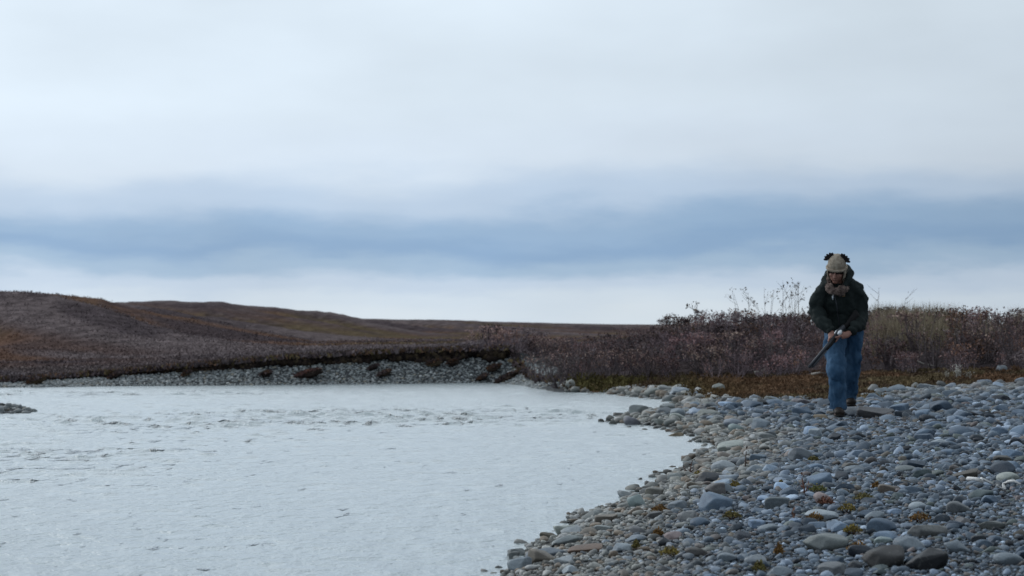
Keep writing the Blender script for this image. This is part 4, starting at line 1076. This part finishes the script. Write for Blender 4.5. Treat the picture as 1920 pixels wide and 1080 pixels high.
jk = Bag()
loft(jk, SPINE, A([.222, .236, .228, .215, .175, .085]), A([.165, .18, .172, .158, .125, .085]), k=28)
loft(jk, ARM_L, A([.092, .085, .083, .070, .054]), side=(0, 1, 0)); loft(jk, ARM_R, A([.098, .088, .085, .072, .054]), side=(0, 1, 0))
loft(jk, [(-0.02, 0.08, 1.29), (-0.12, 0.075, 1.265), (-0.16, 0.07, 1.23)], A([.11, .095, .08]), side=(0, 1, 0)); loft(jk, [(0.06, 0.085, 1.32), (0.16, 0.085, 1.29), (0.21, 0.085, 1.23)], A([.11, .10, .085]), side=(0, 1, 0))
jm = fused('jacket', jk, 0.011, 3, M_JACKET, 0.046, (8, 8, 11), 4)
jacket = add('jacket', jm, person)
hd = Bag()
loft(hd, [(-0.105, -0.06, 1.315), (-0.125, 0.02, 1.365), (-0.07, 0.09, 1.42), (0.03, 0.105, 1.465), (0.105, 0.06, 1.475), (0.125, -0.02, 1.44), (0.10, -0.085, 1.36), (0.05, -0.12, 1.29)], A([.03, .045, .055, .06, .058, .05, .045, .03]), A([.03, .04, .045, .05, .05, .045, .04, .03]), side=(0, 0, 1))
add('hood', fused('hood', hd, 0.010, 3, M_JACKET, 0.02, (14, 14, 14), 6), jacket)
from mathutils.bvhtree import BVHTree
bvh = BVHTree.FromPolygons([v.co[:] for v in jm.vertices], [p.vertices[:] for p in jm.polygons])
def front(x, z):
    hit = bvh.ray_cast(Vector((x, -2, z)), Vector((0, 1, 0)))
    return hit[0].y if hit[0] else 0.0
zb = Bag(); zz = np.linspace(1.23, 0.90, 12); xx = np.linspace(-0.035, 0.03, 12)
loft(zb, [(x, front(x, z) - 0.002, z) for x, z in zip(xx, zz)], 0.006, 0.004, k=8); add('zipper', zb.mesh('zipper', (M_STEEL,)), jacket)
zb = Bag(); loft(zb, [(-0.047, front(-0.047, 1.20) - 0.010, 1.222), (-0.05, front(-0.05, 1.19) - 0.013, 1.195), (-0.052, front(-0.05, 1.18) - 0.012, 1.165)], A([.007, .010, .006]), .004, k=8); add('zipper_pull', zb.mesh('zipper_pull', (M_BRIGHT,)), jacket)
pb = Bag(); px_, pz_ = 0.056, 1.216
g = [(px_ + a, front(px_ + a, pz_ + c_) - 0.004, pz_ + c_) for c_ in (-.016, 0, .016) for a in (-.016, 0, .016)]
g2 = [(x, y + 0.004, z) for x, y, z in g]; qd = [(0, 1, 4, 3), (1, 2, 5, 4), (3, 4, 7, 6), (4, 5, 8, 7)]
rim_ = [0, 1, 2, 5, 8, 7, 6, 3]
pb.put(g + g2, None, qd + [(rim_[(i + 1) % 8], rim_[i], rim_[i] + 9, rim_[(i + 1) % 8] + 9) for i in range(8)]); add('chest_patch', pb.mesh('chest_patch', (M_PATCH,)), jacket)
for nm, arm in (('cuff', ARM_L), ('cuff', ARM_R)):
    cb = Bag(); w_ = A(arm[-1]); dr = (A(arm[-1]) - A(arm[-2])); dr /= np.linalg.norm(dr); loft(cb, [w_ - dr * .012, w_ + dr * .004, w_ + dr * .018], A([.050, .052, .044]), side=(0, 1, 0)); add(nm, cb.mesh(nm, (M_JACKET,)), jacket)

jn = Bag()
loft(jn, LEG_F, A([.118, .106, .098, .090, .090]), A([.13, .112, .10, .094, .10]), k=24); loft(jn, LEG_R, A([.122, .116, .104, .094, .084]), A([.135, .12, .108, .10, .095]), k=24)
loft(jn, [(0.10, 0.23, 0.98), (0.10, 0.23, 0.88), (0.10, 0.22, 0.80)], A([.17, .20, .17]), A([.12, .14, .12]), k=24)
add('jeans', fused('jeans', jn, 0.010, 3, M_JEANS, 0.042, (9, 9, 7), 8), person)
def boot(pts_foot, sole_z, ankle, ang):
    bb = Bag(); heel, ball_, toe = [A(p, ) for p in pts_foot]
    loft(bb, [ankle + A((0, 0, 0.05)), ankle, heel + A((0, 0, 0.045))], A([.055, .052, .048]), A([.06, .058, .055]))
    loft(bb, [heel + A((0, .03, .045)), heel + A((0, -.02, .05)), ball_ + A((0, .03, .048)), ball_ + A((0, -.02, .04)), toe + A((0, .02, .036)), toe + A((0, 0, .033))], A([.035, .044, .05, .054, .046, .022]), A([.035, .045, .043, .036, .032, .018]))
    o = add('boot', fused('boot', bb, 0.007, 2, M_BOOT), person)
    sb = Bag(); loft(sb, [heel + A((0, .045, .008)), heel + A((0, .03, .006)), (heel + ball_) / 2 + A((0, 0, .008)), ball_ + A((0, 0, .006)), toe + A((0, .015, .008)), toe + A((0, -.012, .012))], A([.022, .042, .040, .056, .046, .02]), A([.012, .013, .012, .013, .012, .008]))
    add('sole', sb.mesh('sole', (M_SOLE,)), o)
boot([(0.008, 0.045, 0.006), (0.0, -0.10, 0.006), (-0.006, -0.185, 0.006)], 0, A((0.006, 0.035, 0.10)), 0)
boot([(0.198, 0.50, 0.115), (0.196, 0.36, 0.092), (0.194, 0.285, 0.094)], 0, A((0.197, 0.49, 0.20)), 0)

# hat with plush antlers
hb = Bag(); ring = [(0.0, 0.085, 0.102), (0.02, 0.091, 0.107), (0.05, 0.092, 0.108), (0.085, 0.083, 0.097), (0.115, 0.064, 0.074), (0.134, 0.040, 0.045), (0.143, 0.014, 0.016)]
loft(hb, [hp(0, 0.012 + 0.05 * max(0, a - .1), a + 0.028) for a, _, _ in ring], A([r_[1] for r_ in ring]), A([r_[2] for r_ in ring]), side=HEAD_M @ A((1, 0, 0)), k=26)
for sgn in (-1, 1):
    loft(hb, [hp(sgn * .076, .012, .05), hp(sgn * .083, .012, -.01), hp(sgn * .080, .004, -.06), hp(sgn * .066, -.008, -.10)], A([.015, .014, .012, .007]), A([.05, .05, .04, .016]), side=HEAD_M @ A((1, 0, 0)))
hat = add('hat', fused('hat', hb, 0.007, 3, M_KNIT, 0.008, (26, 26, 40), 3), person)
rb = Bag(); th = np.linspace(0.6, 2 * math.pi - 0.6, 20)
loft(rb, [hp(0.098 * math.sin(a), 0.012 + 0.112 * math.cos(a), 0.026 + 0.01 * abs(math.cos(a))) for a in th], 0.014, 0.011, side=HEAD_M @ A((0, 0, 1)), k=10); add('brim', rb.mesh('brim', (M_KNIT,)), hat)
for sgn in (-1, 1):
    ab = Bag(); root = hp(sgn * 0.042, 0.01, 0.148)
    def ap(out, up, fw=0.0): return root + HEAD_M @ (A((sgn * out, fw, up)) * 0.88)
    loft(ab, [ap(-0.012, -0.012), ap(0.016, 0.0), ap(0.045, -0.022), ap(0.066, -0.052)], A([.012, .018, .020, .013]), side=(0, 1, 0), k=12)
    for (o1, u1, o2, u2) in ((0.004, 0.0, 0.006, 0.046), (0.022, 0.0, 0.038, 0.042), (0.042, -0.014, 0.070, 0.022), (0.056, -0.032, 0.094, -0.008), (0.064, -0.05, 0.104, -0.046)):
        loft(ab, [ap(o1, u1), ap((o1 + o2) / 2, (u1 + u2) / 2, -0.006), ap(o2, u2, -0.01)], A([.012, .014, .009]), side=(0, 1, 0), k=10)
    add('antler', fused('antler', ab, 0.005, 2, M_PLUSH, 0.005, (50, 50, 50), 2), hat)
# fringe of dark hair under the hat
hr = Bag(); rr = np.random.default_rng(5)
for i in range(19):
    a = -1.15 + 2.3 * i / 18; x0, y0 = 0.080 * math.sin(a), -0.094 * math.cos(a) + 0.014
    ln = 0.048 + 0.022 * rr.random() + 0.03 * abs(math.sin(a)) ** 3
    loft(hr, [hp(x0 * .96, y0 * .97, 0.062), hp(x0 * 1.03, y0 * 1.05, 0.062 - ln * .5), hp(x0 * 1.02 + rr.normal(0, .004), y0 * 1.03, 0.062 - ln)], A([.011, .012, .004]), A([.008, .008, .003]), side=HEAD_M @ A((math.cos(a), math.sin(a), 0)), k=8)
add('hair', hr.mesh('hair', (M_HAIR,)), person)
for sgn in (-1, 1):
    eb = Bag(); ball(eb, hp(sgn * 0.030, -0.0735, 0.006), (0.0105, 0.008, 0.007), HEAD_M); add('eye', eb.mesh('eye', (M_EYE,)), person)
# scarf
sb = Bag()
loft(sb, [(0.095 * math.sin(a) - 0.012 + 0.012 * math.sin(3 * a), -0.055 + 0.10 * math.cos(a) , 1.325 + 0.062 * math.cos(a) + 0.012 * math.sin(5 * a)) for a in np.linspace(0, 2 * math.pi * 0.985, 26)], 0.036 + 0.006 * np.sin(np.arange(26) * 1.7), 0.034, side=(0, 0, 1), k=14)
loft(sb, [(0.085 * math.sin(a) - 0.02, -0.075 + 0.085 * math.cos(a), 1.285 + 0.045 * math.cos(a) + 0.01 * math.sin(4 * a)) for a in np.linspace(0.6, 5.6, 22)], 0.034, 0.03, side=(0, 0, 1), k=14)
loft(sb, [(-0.03, -0.14, 1.27), (-0.045, -0.135, 1.245), (-0.04, -0.12, 1.222)], A([.036, .034, .018]), .028, k=12)
add('scarf', fused('scarf', sb, 0.009, 2, M_SCARF, 0.022, (28, 28, 34), 5), person)

# the gun, carried muzzle down
gun = add('long_gun', None, loc=tuple(A(person_root_loc) + REC), label='long dark gun with bright metal receiver held muzzle down across the body', cat='gun')
def gpart(name, m, fn, parent=gun):
    bg = Bag(); fn(bg); V, T, Q, c = bg.arrays(); return add(name, mesh_from(name, V - REC, [T, Q], c, True, (m,)), parent)
def f(bg): loft(bg, [gp(-0.02, .013), gp(0.25, .013), gp(0.535, .013)], A([.0145, .0140, .0135]), side=GS, k=14)
barrel = gpart('barrel', M_STEEL, f)
def f(bg): loft(bg, [gp(0.52, .030), gp(0.53, .030)], .0035, k=8)
gpart('front_sight', M_STEEL, f, barrel)
def f(bg): loft(bg, [gp(0.0, -.017), gp(0.47, -.016), gp(0.50, -.014)], A([.0135, .0135, .010]), side=GS, k=14)
gpart('magazine_tube', M_STEEL, f)
def f(bg): loft(bg, [gp(0.02, -.008), gp(0.04, -.010), gp(0.12, -.010), gp(0.22, -.008), gp(0.235, -.006)], A([.015, .018, .019, .017, .012]), A([.019, .022, .023, .020, .014]), side=GS, k=16)
gpart('fore_end', M_STOCK, f)
def f(bg): loft(bg, [gp(0.03, 0), gp(0.022, 0), gp(-0.05, 0), gp(-0.125, -.004), gp(-0.14, -.008)], A([.012, .021, .022, .019, .010]), A([.022, .034, .036, .030, .016]), side=GS, k=16)
receiver = gpart('receiver', M_STEEL, f)
def f(bg): loft(bg, [gp(0.012, .004, -.014), gp(0.004, .004, -.020), gp(-0.022, .006, -.022), gp(-0.048, .004, -.020), gp(-0.056, .004, -.014)], A([.012, .022, .026, .022, .012]), A([.008, .012, .014, .012, .008]), side=GUP, k=12)
def f2(bg): loft(bg, [gp(0.012, .004, .014), gp(0.004, .004, .020), gp(-0.022, .006, .022), gp(-0.048, .004, .020), gp(-0.056, .004, .014)], A([.012, .022, .026, .022, .012]), A([.008, .012, .014, .012, .008]), side=GUP, k=12)
gpart('side_plate', M_BRIGHT, f, receiver); gpart('side_plate', M_BRIGHT, f2, receiver)
def f(bg): loft(bg, [gp(-0.06 - 0.03 * math.cos(a) , -.030 - .034 * math.sin(a)) for a in np.linspace(0, math.pi, 9)], .004, k=8, side=GS)
gpart('trigger_guard', M_STEEL, f)
def f(bg): loft(bg, [gp(-0.12, -.004), gp(-0.17, -.018), gp(-0.24, -.022), gp(-0.36, -.030), gp(-0.375, -.030)], A([.018, .017, .020, .023, .020]), A([.028, .024, .038, .058, .054]), side=GS, k=16)
gpart('stock', M_STOCK, f)
